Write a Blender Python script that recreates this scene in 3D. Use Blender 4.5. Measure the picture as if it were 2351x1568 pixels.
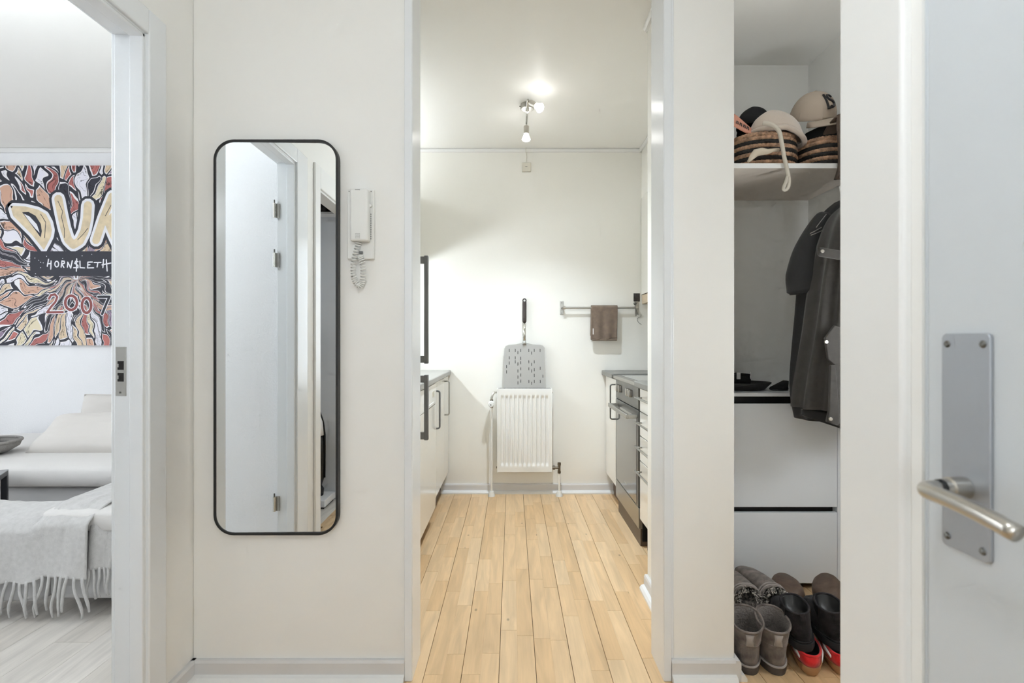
import bpy, bmesh, math, random
from mathutils import Vector, Matrix, noise

random.seed(7)
for o in list(bpy.data.objects):
    bpy.data.objects.remove(o, do_unlink=True)
scene = bpy.context.scene
COL = scene.collection
PI = math.pi

# ------------------------------------------------------------------ camera, world, light
F, H, CX, CY = 1158.0, 1.11, 1175.5, 784.0
cam = bpy.data.cameras.new('camera'); camo = bpy.data.objects.new('camera', cam); COL.objects.link(camo)
camo.location = (0, 0, H); camo.rotation_euler = (PI / 2, 0, 0)
cam.sensor_width = 36.0; cam.lens = 36.0 * F / 2351.0; cam.clip_start = 0.02
cam.dof.use_dof = True; cam.dof.focus_distance = 2.5; cam.dof.aperture_fstop = 5.0
scene.camera = camo

world = bpy.data.worlds.new('world'); scene.world = world; world.use_nodes = True
world.node_tree.nodes['Background'].inputs[0].default_value = (0.75, 0.86, 1.0, 1)
world.node_tree.nodes['Background'].inputs[1].default_value = 0.6

def area(name, loc, rot, sx, sy, power, col):
    l = bpy.data.lights.new(name, 'AREA'); l.shape = 'RECTANGLE'; l.size = sx; l.size_y = sy
    l.energy = power; l.color = col
    o = bpy.data.objects.new(name, l); COL.objects.link(o); o.location = loc; o.rotation_euler = rot
    return o
# daylight entering by the living room window (in the wall at X = -4.6) plus fill from windows added in the near wall and the hall end
area('daylight_living_room', (-4.56, 1.9, 1.28), (0, -PI / 2, 0), 2.1, 1.85, 30, (0.90, 0.95, 1.0))
area('added_daylight_living_near', (-2.9, 0.81, 1.35), (PI / 2, 0, 0), 1.4, 1.8, 4, (0.90, 0.95, 1.0))
area('added_daylight_hall_end', (-0.25, -2.93, 1.45), (PI / 2, 0, 0), 1.3, 1.7, 26, (0.86, 0.93, 1.0))

vs = scene.view_settings
vs.view_transform = 'Standard'; vs.look = 'None'; vs.exposure = 0.12; vs.gamma = 1.0; vs.use_curve_mapping = False
scene.cycles.max_bounces = 6; scene.cycles.diffuse_bounces = 5; scene.cycles.glossy_bounces = 3; scene.cycles.transmission_bounces = 3
scene.cycles.use_adaptive_sampling = True; scene.cycles.adaptive_threshold = 0.12; scene.cycles.adaptive_min_samples = 10; scene.cycles.use_light_tree = False
scene.cycles.use_denoising = True
scene.cycles.sample_clamp_indirect = 6.0
scene.cycles.caustics_reflective = False; scene.cycles.caustics_refractive = False

# ------------------------------------------------------------------ helpers
def P(x, y, d):
    """point that the photograph shows at pixel x, y when it stands d metres away"""
    return Vector(((x - CX) * d / F, d, H - (y - CY) * d / F))

class MB:
    def __init__(s): s.v = []; s.f = []
    def add(s, v, f):
        b = len(s.v); s.v += [tuple(p) for p in v]; s.f += [tuple(i + b for i in q) for q in f]; return s
    def box(s, x0, x1, y0, y1, z0, z1):
        return s.add([(x0,y0,z0),(x1,y0,z0),(x1,y1,z0),(x0,y1,z0),(x0,y0,z1),(x1,y0,z1),(x1,y1,z1),(x0,y1,z1)],
                     [(0,3,2,1),(4,5,6,7),(0,1,5,4),(1,2,6,5),(2,3,7,6),(3,0,4,7)])
    def loft(s, rings, cap0=True, cap1=True, closed=False):
        n = len(rings[0]); b = len(s.v)
        for r in rings: s.v += [tuple(p) for p in r]
        m = len(rings)
        for i in range(m if closed else m - 1):
            a0 = b + i * n; a1 = b + ((i + 1) % m) * n
            for j in range(n):
                k = (j + 1) % n
                s.f.append((a0 + j, a0 + k, a1 + k, a1 + j))
        if not closed:
            if cap0: s.f.append(tuple(b + j for j in reversed(range(n))))
            if cap1: s.f.append(tuple(b + (m - 1) * n + j for j in range(n)))
        return s
    def tube(s, pts, r, n=10, closed=False, rad=None):
        pts = [Vector(p) for p in pts]; m = len(pts); rings = []; prev = None
        for i, p in enumerate(pts):
            if closed: t = pts[(i + 1) % m] - pts[i - 1]
            else: t = pts[min(i + 1, m - 1)] - pts[max(i - 1, 0)]
            t.normalize()
            if prev is None:
                a = Vector((0, 0, 1)) if abs(t.z) < 0.9 else Vector((1, 0, 0))
                u = t.cross(a).normalized()
            else:
                u = (prev - t * prev.dot(t)).normalized()
            prev = u; w = t.cross(u)
            rr = rad(i) if rad else r
            rings.append([p + (u * math.cos(2*PI*j/n) + w * math.sin(2*PI*j/n)) * rr for j in range(n)])
        return s.loft(rings, closed=closed)
    def cyl(s, p0, p1, r0, r1=None, n=20):
        r1 = r0 if r1 is None else r1
        p0 = Vector(p0); p1 = Vector(p1); t = (p1 - p0).normalized()
        a = Vector((0, 0, 1)) if abs(t.z) < 0.9 else Vector((1, 0, 0))
        u = t.cross(a).normalized(); w = t.cross(u)
        rr = [[p + (u * math.cos(2*PI*j/n) + w * math.sin(2*PI*j/n)) * r for j in range(n)] for p, r in ((p0, r0), (p1, r1))]
        return s.loft(rr)
    def lathe(s, prof, c=(0, 0, 0), n=28, axis='z'):
        rings = []
        for r, h in prof:
            ring = []
            for j in range(n):
                a = 2 * PI * j / n; p, q = r * math.cos(a), r * math.sin(a)
                d = {'z': (p, q, h), 'y': (p, h, q), 'x': (h, p, q)}[axis]
                ring.append((c[0] + d[0], c[1] + d[1], c[2] + d[2]))
            rings.append(ring)
        return s.loft(rings)
    def prism(s, poly, a, b, axis='y'):
        m = {'y': lambda p, h: (p[0], h, p[1]), 'z': lambda p, h: (p[0], p[1], h), 'x': lambda p, h: (h, p[0], p[1])}[axis]
        return s.loft([[m(p, a) for p in poly], [m(p, b) for p in poly]])
    def grid(s, fn, nu, nv, closed_u=False):
        b = len(s.v)
        for j in range(nv + 1):
            for i in range(nu if closed_u else nu + 1):
                s.v.append(tuple(fn(i / nu, j / nv)))
        w = nu if closed_u else nu + 1
        for j in range(nv):
            for i in range(nu):
                k = (i + 1) % w
                s.f.append((b + j*w + i, b + j*w + k, b + (j+1)*w + k, b + (j+1)*w + i))
        return s
    def mesh(s, name, smooth=False, fix=True):
        me = bpy.data.meshes.new(name); me.from_pydata(s.v, [], s.f); me.update()
        if fix:
            bm = bmesh.new(); bm.from_mesh(me); bmesh.ops.recalc_face_normals(bm, faces=bm.faces); bm.to_mesh(me); bm.free()
        if smooth:
            me.polygons.foreach_set('use_smooth', [True] * len(me.polygons))
        return me
    def build(s, name, mat, parent=None, smooth=False, bevel=0.0, seg=2, solid=0.0, sub=0, local=False, auto=None, fix=True):
        me = s.mesh(name, smooth or bool(auto) or bevel > 0, fix)
        me.materials.append(mat)
        return place(name, me, parent, bevel, seg, solid, sub, local, auto, smooth)

def place(name, me, parent=None, bevel=0.0, seg=2, solid=0.0, sub=0, local=False, auto=None, smooth=False):
    o = bpy.data.objects.new(name, me); COL.objects.link(o)
    if parent is not None:
        o.parent = parent
        if not local and parent.type == 'EMPTY': o.location = -parent.location
    if solid:
        m = o.modifiers.new('solid', 'SOLIDIFY'); m.thickness = solid; m.offset = 0
    if sub:
        m = o.modifiers.new('sub', 'SUBSURF'); m.levels = sub; m.render_levels = sub
    if bevel:
        m = o.modifiers.new('bevel', 'BEVEL'); m.width = bevel; m.segments = seg; m.limit_method = 'ANGLE'; m.angle_limit = 0.6
        m.harden_normals = False
    if bevel and not smooth or auto:
        try: me.set_sharp_from_angle(angle=auto or 0.7)
        except Exception: pass
    return o

def tag(o, label=None, cat=None, group=None, kind=None):
    if label: o['label'] = label
    if cat: o['category'] = cat
    if group: o['group'] = group
    if kind: o['kind'] = kind
    return o

def thing(name, label, cat, loc=(0, 0, 0), rot=(0, 0, 0), group=None, kind=None):
    o = bpy.data.objects.new(name, None); COL.objects.link(o); o.location = loc; o.rotation_euler = rot
    o.empty_display_size = 0.05
    return tag(o, label, cat, group, kind)

def struct(o, label, cat): return tag(o, label, cat, None, 'structure')

# ------------------------------------------------------------------ materials
def lin(c):
    return tuple(((x / 255) / 12.92 if x / 255 <= 0.04045 else ((x / 255 + 0.055) / 1.055) ** 2.4) for x in c) + (1.0,)

def mat(name, col, rough=0.5, metal=0.0, bump=0.0, bscale=200.0, var=0.0, vscale=8.0, spec=0.5, coat=0.0, sheen=0.0, detail=3.0, stretch=None, bdist=0.002):
    m = bpy.data.materials.new(name); m.use_nodes = True
    nt = m.node_tree; b = nt.nodes['Principled BSDF']
    b.inputs['Base Color'].default_value = lin(col); b.inputs['Roughness'].default_value = rough
    b.inputs['Metallic'].default_value = metal; b.inputs['Specular IOR Level'].default_value = spec
    if coat: b.inputs['Coat Weight'].default_value = coat; b.inputs['Coat Roughness'].default_value = 0.08
    if sheen: b.inputs['Sheen Weight'].default_value = sheen; b.inputs['Sheen Roughness'].default_value = 0.5
    tc = nt.nodes.new('ShaderNodeTexCoord'); vec = tc.outputs['Object']
    if stretch:
        mp = nt.nodes.new('ShaderNodeMapping'); mp.inputs['Scale'].default_value = stretch
        nt.links.new(vec, mp.inputs['Vector']); vec = mp.outputs['Vector']
    if var:
        n = nt.nodes.new('ShaderNodeTexNoise'); n.inputs['Scale'].default_value = vscale; n.inputs['Detail'].default_value = detail
        nt.links.new(vec, n.inputs['Vector'])
        mx = nt.nodes.new('ShaderNodeMix'); mx.data_type = 'RGBA'
        mx.inputs[6].default_value = lin([max(0, c * (1 - var)) for c in col]); mx.inputs[7].default_value = lin([min(255, c * (1 + var)) for c in col])
        r = nt.nodes.new('ShaderNodeMapRange'); r.inputs[1].default_value = 0.3; r.inputs[2].default_value = 0.7
        nt.links.new(n.outputs['Fac'], r.inputs[0]); nt.links.new(r.outputs[0], mx.inputs[0])
        nt.links.new(mx.outputs[2], b.inputs['Base Color'])
    if bump:
        n2 = nt.nodes.new('ShaderNodeTexNoise'); n2.inputs['Scale'].default_value = bscale; n2.inputs['Detail'].default_value = 2.0
        nt.links.new(vec, n2.inputs['Vector'])
        bp = nt.nodes.new('ShaderNodeBump'); bp.inputs['Strength'].default_value = bump; bp.inputs['Distance'].default_value = bdist
        nt.links.new(n2.outputs['Fac'], bp.inputs['Height']); nt.links.new(bp.outputs['Normal'], b.inputs['Normal'])
    return m

M = {}
M['wall'] = mat('painted_wall', (236, 235, 231), 0.62)
M['wall_kitchen'] = mat('satin_kitchen_wall', (237, 235, 228), 0.34)
M['wall_rough'] = mat('rough_plaster_paint', (237, 238, 240), 0.6, bump=0.5, bscale=110, bdist=0.003)
M['ceil'] = mat('ceiling_paint', (243, 242, 238), 0.45)
M['gloss'] = mat('gloss_trim_paint', (228, 231, 233), 0.22)
M['door'] = mat('door_paint', (205, 210, 214), 0.4)
M['mould'] = mat('white_mould_paint', (230, 230, 228), 0.35)
M['skirt'] = mat('grey_white_skirting_paint', (213, 212, 211), 0.4)
M['mdf'] = mat('white_foil', (232, 235, 239), 0.32)
M['shelfmat'] = mat('closet_shelf_board', (222, 212, 202), 0.5)
M['cab'] = mat('cabinet_lacquer', (230, 228, 220), 0.18, coat=0.3)
M['enamel'] = mat('white_enamel', (233, 232, 227), 0.25)
M['plastic'] = mat('white_plastic', (226, 226, 222), 0.4)
M['plastic_off'] = mat('offwhite_plastic', (214, 209, 196), 0.45)
M['counter'] = mat('grey_laminate', (146, 145, 139), 0.35, var=0.06, vscale=220)
M['counter_edge'] = mat('grey_laminate_edge', (118, 117, 111), 0.4, var=0.05, vscale=150)
M['steel'] = mat('brushed_steel', (176, 174, 168), 0.34, 1.0, bump=0.04, bscale=80, stretch=(1, 30, 1))
M['steel_dark'] = mat('dark_steel', (112, 111, 107), 0.38, 1.0)
M['hgrey'] = mat('grey_handle_plastic', (104, 104, 102), 0.42)
M['chrome'] = mat('chrome', (214, 212, 206), 0.12, 1.0)
M['nickel'] = mat('satin_nickel', (192, 188, 180), 0.28, 1.0)
M['alu'] = mat('aluminium_sheet', (176, 175, 171), 0.5, 0.8, bump=0.03, bscale=50, stretch=(40, 1, 1))
M['plate'] = mat('anodised_plate', (172, 176, 182), 0.45, 0.75)
M['brass'] = mat('old_brass_valve', (122, 112, 98), 0.4, 0.9)
M['ovenglass'] = mat('oven_glass', (70, 70, 66), 0.1, 0.0, spec=0.9, coat=0.6)
M['ovenpanel'] = mat('oven_panel_grey', (108, 107, 102), 0.3, 0.6)
M['hob'] = mat('hob_glass', (120, 119, 113), 0.12, coat=0.5)
M['black'] = mat('black_plastic', (24, 24, 25), 0.4)
M['blackmetal'] = mat('black_powder_coat', (26, 26, 26), 0.45)
M['plinth'] = mat('brown_plinth', (98, 84, 70), 0.5)
M['gap'] = mat('dark_gap', (30, 28, 26), 0.8)
M['wood_light'] = mat('pale_wood_strip', (212, 194, 168), 0.5, var=0.06, vscale=20, stretch=(1, 6, 1))
M['towel'] = mat('brown_towel_cloth', (118, 102, 88), 0.95, bump=0.5, bscale=900, var=0.08, vscale=30, sheen=0.3)
M['rubber'] = mat('brown_rubber_grip', (58, 50, 46), 0.7, bump=0.2, bscale=400)
M['linen'] = mat('offwhite_linen', (226, 224, 222), 0.95, bump=0.35, bscale=700, sheen=0.2)
M['linen2'] = mat('cream_linen', (222, 218, 213), 0.95, bump=0.4, bscale=500, sheen=0.2)
M['wool'] = mat('pale_grey_wool', (205, 204, 203), 1.0, bump=0.6, bscale=450, sheen=0.4, var=0.03, vscale=60)
M['sofafab'] = mat('white_sofa_fabric', (214, 214, 215), 0.95, bump=0.25, bscale=600)
M['parka'] = mat('charcoal_wool', (60, 57, 54), 0.95, bump=0.4, bscale=800, sheen=0.25, var=0.08, vscale=40)
M['jacket'] = mat('black_shell_cloth', (36, 36, 37), 0.75, bump=0.3, bscale=60, sheen=0.1)
M['jacketlin'] = mat('grey_piping', (160, 156, 152), 0.5)
M['suede_grey'] = mat('grey_suede', (118, 109, 104), 1.0, bump=0.7, bscale=260, sheen=0.15, var=0.24, vscale=24, spec=0.1)
M['suede_tab'] = mat('light_grey_suede', (158, 150, 145), 0.98, bump=0.3, bscale=300, sheen=0.4)
M['suede_black'] = mat('black_suede', (46, 44, 46), 1.0, bump=0.7, bscale=220, sheen=0.06, var=0.30, vscale=26, spec=0.1)
M['sole_dark'] = mat('dark_grey_sole', (82, 74, 68), 0.8)
M['sole_black'] = mat('black_sole', (58, 59, 62), 0.95, bump=0.3, bscale=150, spec=0.15)
M['red'] = mat('red_suede', (214, 30, 32), 0.9, bump=0.35, bscale=350, sheen=0.3)
M['gum'] = mat('gum_sole', (176, 134, 96), 0.6)
M['white'] = mat('white_leather', (232, 232, 234), 0.5)
M['lining'] = mat('grey_shearling_lining', (112, 106, 102), 1.0, bump=0.7, bscale=180, bdist=0.006)
M['clog'] = mat('brown_clog_leather', (92, 74, 62), 0.55, bump=0.2, bscale=200, var=0.12, vscale=16, stretch=(2, 2, 10))
M['cap_tan'] = mat('tan_cap_cotton', (172, 158, 143), 0.95, bump=0.4, bscale=900)
M['cap_black'] = mat('black_cap_cotton', (28, 28, 29), 0.95, bump=0.3, bscale=900)
M['cap_coral'] = mat('coral_visor', (206, 146, 124), 0.9, bump=0.3, bscale=700)
M['hat'] = mat('cream_knit', (196, 182, 168), 1.0, bump=0.7, bscale=380, sheen=0.5)
M['cord'] = mat('cream_drawcord', (206, 198, 184), 0.95, bump=0.7, bscale=500)
M['scarf'] = mat('taupe_knit', (104, 90, 80), 1.0, bump=0.9, bscale=420, bdist=0.004)
M['straw'] = mat('seagrass_straw', (166, 132, 106), 0.8, bump=0.8, bscale=160, var=0.25, vscale=55, stretch=(1, 1, 1), bdist=0.004)
M['straw_black'] = mat('black_seagrass', (34, 32, 30), 0.75, bump=0.8, bscale=160, bdist=0.004)
M['tray'] = mat('black_tray', (44, 43, 41), 0.55)
M['wicker'] = mat('grey_wicker', (146, 143, 140), 0.9, bump=1.0, bscale=60, bdist=0.006)
M['table'] = mat('black_table_frame', (38, 40, 46), 0.4)
M['tabletop'] = mat('grey_glass_top', (186, 188, 192), 0.15)
M['satinblack'] = mat('black_glossy_bag', (14, 14, 15), 0.3)
M['closet_back'] = mat('grey_closet_wall', (214, 217, 222), 0.6)
M['photo'] = mat('dark_photo_print', (40, 36, 34), 0.3, var=0.6, vscale=90)

def mirror_mat():
    m = bpy.data.materials.new('mirror_glass'); m.use_nodes = True; b = m.node_tree.nodes['Principled BSDF']
    b.inputs['Base Color'].default_value = (0.93, 0.95, 0.95, 1); b.inputs['Metallic'].default_value = 1; b.inputs['Roughness'].default_value = 0.0
    return m
M['mirror'] = mirror_mat()

def emis(name, col, st):
    m = bpy.data.materials.new(name); m.use_nodes = True; b = m.node_tree.nodes['Principled BSDF']
    b.inputs['Base Color'].default_value = (0.9, 0.9, 0.9, 1)
    b.inputs['Emission Color'].default_value = tuple(col) + (1,); b.inputs['Emission Strength'].default_value = st
    return m

def glass(name):
    m = bpy.data.materials.new(name); m.use_nodes = True; b = m.node_tree.nodes['Principled BSDF']
    b.inputs['Transmission Weight'].default_value = 1; b.inputs['Roughness'].default_value = 0.0; b.inputs['IOR'].default_value = 1.05
    return m
M['pane'] = glass('window_glass')

def wood(name, c1, c2, c3, rough):
    """plank wood: tint by object, fine grain stretched along Y, a few knots"""
    m = bpy.data.materials.new(name); m.use_nodes = True; nt = m.node_tree; b = nt.nodes['Principled BSDF']
    L = nt.links.new; N = nt.nodes.new
    tc = N('ShaderNodeTexCoord'); oi = N('ShaderNodeObjectInfo')
    off = N('ShaderNodeVectorMath'); off.operation = 'SCALE'; off.inputs[0].default_value = (13.0, 29.0, 7.0)
    L(oi.outputs['Random'], off.inputs['Scale'])
    ad = N('ShaderNodeVectorMath'); ad.operation = 'ADD'; L(tc.outputs['Object'], ad.inputs[0]); L(off.outputs[0], ad.inputs[1])
    mp = N('ShaderNodeMapping'); mp.inputs['Scale'].default_value = (14, 1.6, 14); L(ad.outputs[0], mp.inputs[0])
    n1 = N('ShaderNodeTexNoise'); n1.inputs['Scale'].default_value = 1.6; n1.inputs['Detail'].default_value = 4; n1.inputs['Distortion'].default_value = 1.2; L(mp.outputs[0], n1.inputs['Vector'])
    mp2 = N('ShaderNodeMapping'); mp2.inputs['Scale'].default_value = (160, 6, 160); L(ad.outputs[0], mp2.inputs[0])
    n2 = N('ShaderNodeTexNoise'); n2.inputs['Scale'].default_value = 1.0; n2.inputs['Detail'].default_value = 2; L(mp2.outputs[0], n2.inputs['Vector'])
    rp = N('ShaderNodeValToRGB'); rp.color_ramp.elements[0].color = lin(c1); rp.color_ramp.elements[1].color = lin(c3)
    rp.color_ramp.elements[0].position = 0.0; rp.color_ramp.elements[1].position = 1.0
    e = rp.color_ramp.elements.new(0.5); e.color = lin(c2); L(oi.outputs['Random'], rp.inputs[0])
    g = N('ShaderNodeMapRange'); g.inputs[1].default_value = 0.25; g.inputs[2].default_value = 0.75; g.inputs[3].default_value = 0.80; g.inputs[4].default_value = 1.09
    L(n1.outputs['Fac'], g.inputs[0])
    g2 = N('ShaderNodeMapRange'); g2.inputs[1].default_value = 0.2; g2.inputs[2].default_value = 0.8; g2.inputs[3].default_value = 0.95; g2.inputs[4].default_value = 1.04
    L(n2.outputs['Fac'], g2.inputs[0])
    mu = N('ShaderNodeMath'); mu.operation = 'MULTIPLY'; L(g.outputs[0], mu.inputs[0]); L(g2.outputs[0], mu.inputs[1])
    vm = N('ShaderNodeVectorMath'); vm.operation = 'SCALE'; L(rp.outputs[0], vm.inputs[0]); L(mu.outputs[0], vm.inputs['Scale'])
    # knots
    vo = N('ShaderNodeTexVoronoi'); vo.inputs['Scale'].default_value = 6.0; mp3 = N('ShaderNodeMapping'); mp3.inputs['Scale'].default_value = (1.0, 0.55, 1.0)
    L(ad.outputs[0], mp3.inputs[0]); L(mp3.outputs[0], vo.inputs['Vector'])
    kr = N('ShaderNodeMapRange'); kr.inputs[1].default_value = 0.012; kr.inputs[2].default_value = 0.045; kr.inputs[3].default_value = 0.45; kr.inputs[4].default_value = 1.0
    L(vo.outputs['Distance'], kr.inputs[0])
    vk = N('ShaderNodeVectorMath'); vk.operation = 'SCALE'; L(vm.outputs[0], vk.inputs[0]); L(kr.outputs[0], vk.inputs['Scale'])
    L(vk.outputs[0], b.inputs['Base Color'])
    b.inputs['Roughness'].default_value = rough
    bp = N('ShaderNodeBump'); bp.inputs['Strength'].default_value = 0.06; bp.inputs['Distance'].default_value = 0.001; L(n2.outputs['Fac'], bp.inputs['Height']); L(bp.outputs[0], b.inputs['Normal'])
    return m
M['oak'] = wood('beech_parquet', (212, 177, 132), (218, 185, 142), (224, 194, 153), 0.36)
M['pale'] = wood('whitewashed_floor', (216, 210, 202), (222, 217, 210), (228, 223, 217), 0.4)

def painting_mat(c):
    m = bpy.data.materials.new('swirled_paint'); m.use_nodes = True; nt = m.node_tree; b = nt.nodes['Principled BSDF']
    L = nt.links.new; N = nt.nodes.new
    tc = N('ShaderNodeTexCoord')
    sub = N('ShaderNodeVectorMath'); sub.operation = 'SUBTRACT'; sub.inputs[1].default_value = c; L(tc.outputs['Object'], sub.inputs[0])
    fl = N('ShaderNodeVectorMath'); fl.operation = 'MULTIPLY'; fl.inputs[1].default_value = (1, 0, 1); L(sub.outputs[0], fl.inputs[0])
    nz = N('ShaderNodeTexNoise'); nz.inputs['Scale'].default_value = 5.0; nz.inputs['Detail'].default_value = 1.5; L(fl.outputs[0], nz.inputs['Vector'])
    ns = N('ShaderNodeVectorMath'); ns.operation = 'SUBTRACT'; ns.inputs[1].default_value = (0.5, 0.5, 0.5); L(nz.outputs['Color'], ns.inputs[0])
    nsc = N('ShaderNodeVectorMath'); nsc.operation = 'SCALE'; nsc.inputs['Scale'].default_value = 0.22; L(ns.outputs[0], nsc.inputs[0])
    wr = N('ShaderNodeVectorMath'); wr.operation = 'ADD'; L(fl.outputs[0], wr.inputs[0]); L(nsc.outputs[0], wr.inputs[1])
    wf = N('ShaderNodeVectorMath'); wf.operation = 'MULTIPLY'; wf.inputs[1].default_value = (1, 0, 1); L(wr.outputs[0], wf.inputs[0])
    ln = N('ShaderNodeVectorMath'); ln.operation = 'LENGTH'; L(wf.outputs[0], ln.inputs[0])
    nm = N('ShaderNodeVectorMath'); nm.operation = 'NORMALIZE'; L(wf.outputs[0], nm.inputs[0])
    sc = N('ShaderNodeVectorMath'); sc.operation = 'SCALE'; sc.inputs['Scale'].default_value = 5.2; L(nm.outputs[0], sc.inputs[0])
    cb = N('ShaderNodeCombineXYZ'); ml = N('ShaderNodeMath'); ml.operation = 'MULTIPLY'; ml.inputs[1].default_value = 2.6; L(ln.outputs['Value'], ml.inputs[0]); L(ml.outputs[0], cb.inputs['Y'])
    pv = N('ShaderNodeVectorMath'); pv.operation = 'ADD'; L(sc.outputs[0], pv.inputs[0]); L(cb.outputs[0], pv.inputs[1])
    v1 = N('ShaderNodeTexVoronoi'); v1.inputs['Scale'].default_value = 1.9; L(pv.outputs[0], v1.inputs['Vector'])
    ve = N('ShaderNodeTexVoronoi'); ve.feature = 'DISTANCE_TO_EDGE'; ve.inputs['Scale'].default_value = 1.9; L(pv.outputs[0], ve.inputs['Vector'])
    sp = N('ShaderNodeSeparateColor'); L(v1.outputs['Color'], sp.inputs[0])
    rp = N('ShaderNodeValToRGB'); cr = rp.color_ramp; cr.interpolation = 'CONSTANT'
    pal = [(0.0, (226, 214, 182)), (0.14, (176, 104, 98)), (0.27, (208, 166, 142)), (0.40, (44, 44, 56)), (0.50, (220, 197, 165)), (0.63, (232, 230, 236)), (0.78, (40, 40, 50)), (0.86, (150, 130, 150)), (0.93, (188, 112, 104))]
    cr.elements[0].position = 0; cr.elements[0].color = lin(pal[0][1]); cr.elements[1].position = pal[1][0]; cr.elements[1].color = lin(pal[1][1])
    for p, cc in pal[2:]:
        e = cr.elements.new(p); e.color = lin(cc)
    L(sp.outputs[0], rp.inputs[0])
    # marbling inside cells
    nz2 = N('ShaderNodeTexNoise'); nz2.inputs['Scale'].default_value = 2.6; nz2.inputs['Detail'].default_value = 3; nz2.inputs['Distortion'].default_value = 1.5; L(pv.outputs[0], nz2.inputs['Vector'])
    rl = N('ShaderNodeValToRGB'); rl.color_ramp.interpolation = 'LINEAR'
    rl.color_ramp.elements[0].position = 0.0; rl.color_ramp.elements[0].color = (1, 1, 1, 1); rl.color_ramp.elements[1].position = 1.0; rl.color_ramp.elements[1].color = (1, 1, 1, 1)
    for p, q in ((0.455, 1.0), (0.47, 0.05), (0.485, 0.05), (0.50, 1.0)):
        e = rl.color_ramp.elements.new(p); e.color = (q, q, q * 1.05, 1)
    L(nz2.outputs['Fac'], rl.inputs[0])
    mm = N('ShaderNodeMix'); mm.data_type = 'RGBA'; mm.blend_type = 'MULTIPLY'; mm.inputs[0].default_value = 0.9; L(rp.outputs[0], mm.inputs[6]); L(rl.outputs[0], mm.inputs[7])
    re = N('ShaderNodeValToRGB'); re.color_ramp.interpolation = 'CONSTANT'
    re.color_ramp.elements[0].position = 0; re.color_ramp.elements[0].color = lin((38, 38, 50)); re.color_ramp.elements[1].position = 0.06; re.color_ramp.elements[1].color = lin((236, 234, 238))
    L(ve.outputs['Distance'], re.inputs[0])
    lt = N('ShaderNodeMath'); lt.operation = 'LESS_THAN'; lt.inputs[1].default_value = 0.105; L(ve.outputs['Distance'], lt.inputs[0])
    mx = N('ShaderNodeMix'); mx.data_type = 'RGBA'; L(lt.outputs[0], mx.inputs[0]); L(mm.outputs[2], mx.inputs[6]); L(re.outputs[0], mx.inputs[7])
    L(mx.outputs[2], b.inputs['Base Color']); b.inputs['Roughness'].default_value = 0.6
    return m

# ------------------------------------------------------------------ plan of the flat
WX = -1.05        # hall side of the left wall
WT = 0.08
NY = 1.66         # hall side of the wall with the mirror
NB = 1.79         # kitchen side of it
FY = 3.70         # far wall of kitchen and living room
CZ = 2.52         # ceiling
JL, JR = -0.3255, 0.495   # kitchen doorway
CLX, CRX, CB = 0.732, 1.512, 2.575   # closet
DX = 0.52         # plane of the entrance door
DY = 0.784        # corner of the right wall

def wallbox(name, boxes, m, label, cat='wall', bevel=0.0):
    b = MB()
    for q in boxes: b.box(*q)
    return struct(b.build(name, m, bevel=bevel), label, cat)

# left wall with the living room doorway and the cupboard opening
LD0, LD1, LDZ = 0.800, 1.4375, 1.985
C20, C21, C2Z = -0.28, 0.475, 1.96
wallbox('wall_left', [(WX-WT, WX, LD1+0.019, FY, 0, CZ), (WX-WT, WX, LD0-0.019, LD1+0.019, LDZ+0.019, CZ), (WX-WT, WX, C21, LD0-0.019, 0, CZ),
                      (WX-WT, WX, C20, C21, C2Z, CZ), (WX-WT, WX, -3.0, C20, 0, CZ)], M['wall'], 'white partition wall between the hall and the living room')
wallbox('wall_front', [(WX, JL-0.019, NY, NB, 0, CZ), (JR+0.019, CLX, NY, NB, 0, CZ), (JL-0.019, JR+0.019, NY, NB, 2.359, CZ)], M['wall'],
        'pale grey hall wall carrying the mirror and the intercom', bevel=0.003)
wallbox('wall_kitchen_left', [(-1.0498, -1.046, NB, FY-0.001, 0, CZ)], M['wall_kitchen'], 'white side wall behind the fridge and dishwasher')
wallbox('wall_kitchen_right', [(1.29, 1.33, 2.62, FY, 0, CZ), (0.925, 1.33, 2.596, 2.62, 0, CZ)], M['wall_kitchen'], 'white side wall behind the cooker')
wallbox('wall_kitchen_pillar', [(0.607, CLX, NB, 2.26, 0, CZ), (CLX, 0.955, 2.20, 2.26, 0, CZ), (0.925, 0.955, 2.26, 2.596, 0, CZ)], M['wall_kitchen'], 'white boxed wall just inside the kitchen doorway', bevel=0.003)
wallbox('wall_far', [(-1.05, 1.33, FY, FY+0.1, 0, CZ)], M['wall_kitchen'], 'white far kitchen wall behind the radiator')
wallbox('wall_kitchen_soffit', [(0.95, 1.29, 2.62, FY, 2.16, CZ)], M['wall_kitchen'], 'white boxed soffit above the kitchen wall cabinet')
wallbox('wall_living_far', [(-4.7, -1.05-WT, FY, FY+0.1, 0, CZ)], M['wall_rough'], 'bright white living room wall behind the painting')
wallbox('wall_living_side', [(-4.7, -4.6, 0.67, 0.95, 0, CZ), (-4.7, -4.6, 2.85, FY, 0, CZ), (-4.7, -4.6, 0.95, 2.85, 0, 0.2), (-4.7, -4.6, 0.95, 2.85, 2.35, CZ)],
        M['wall_rough'], 'living room wall around the window')
wallbox('wall_living_near', [(-4.6, -3.65, 0.67, 0.77, 0, CZ), (-2.15, WX-WT, 0.67, 0.77, 0, CZ), (-3.65, -2.15, 0.67, 0.77, 0, 0.4), (-3.65, -2.15, 0.67, 0.77, 2.3, CZ)], M['wall_rough'], 'rough white living room wall seen in the mirror')
wallbox('wall_closet', [(0.955, CRX+0.05, CB, CB+0.02, 0, CZ), (CRX, CRX+0.06, DY, CB, 0, CZ)], M['wall'], 'off white inner walls of the coat closet')
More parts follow.
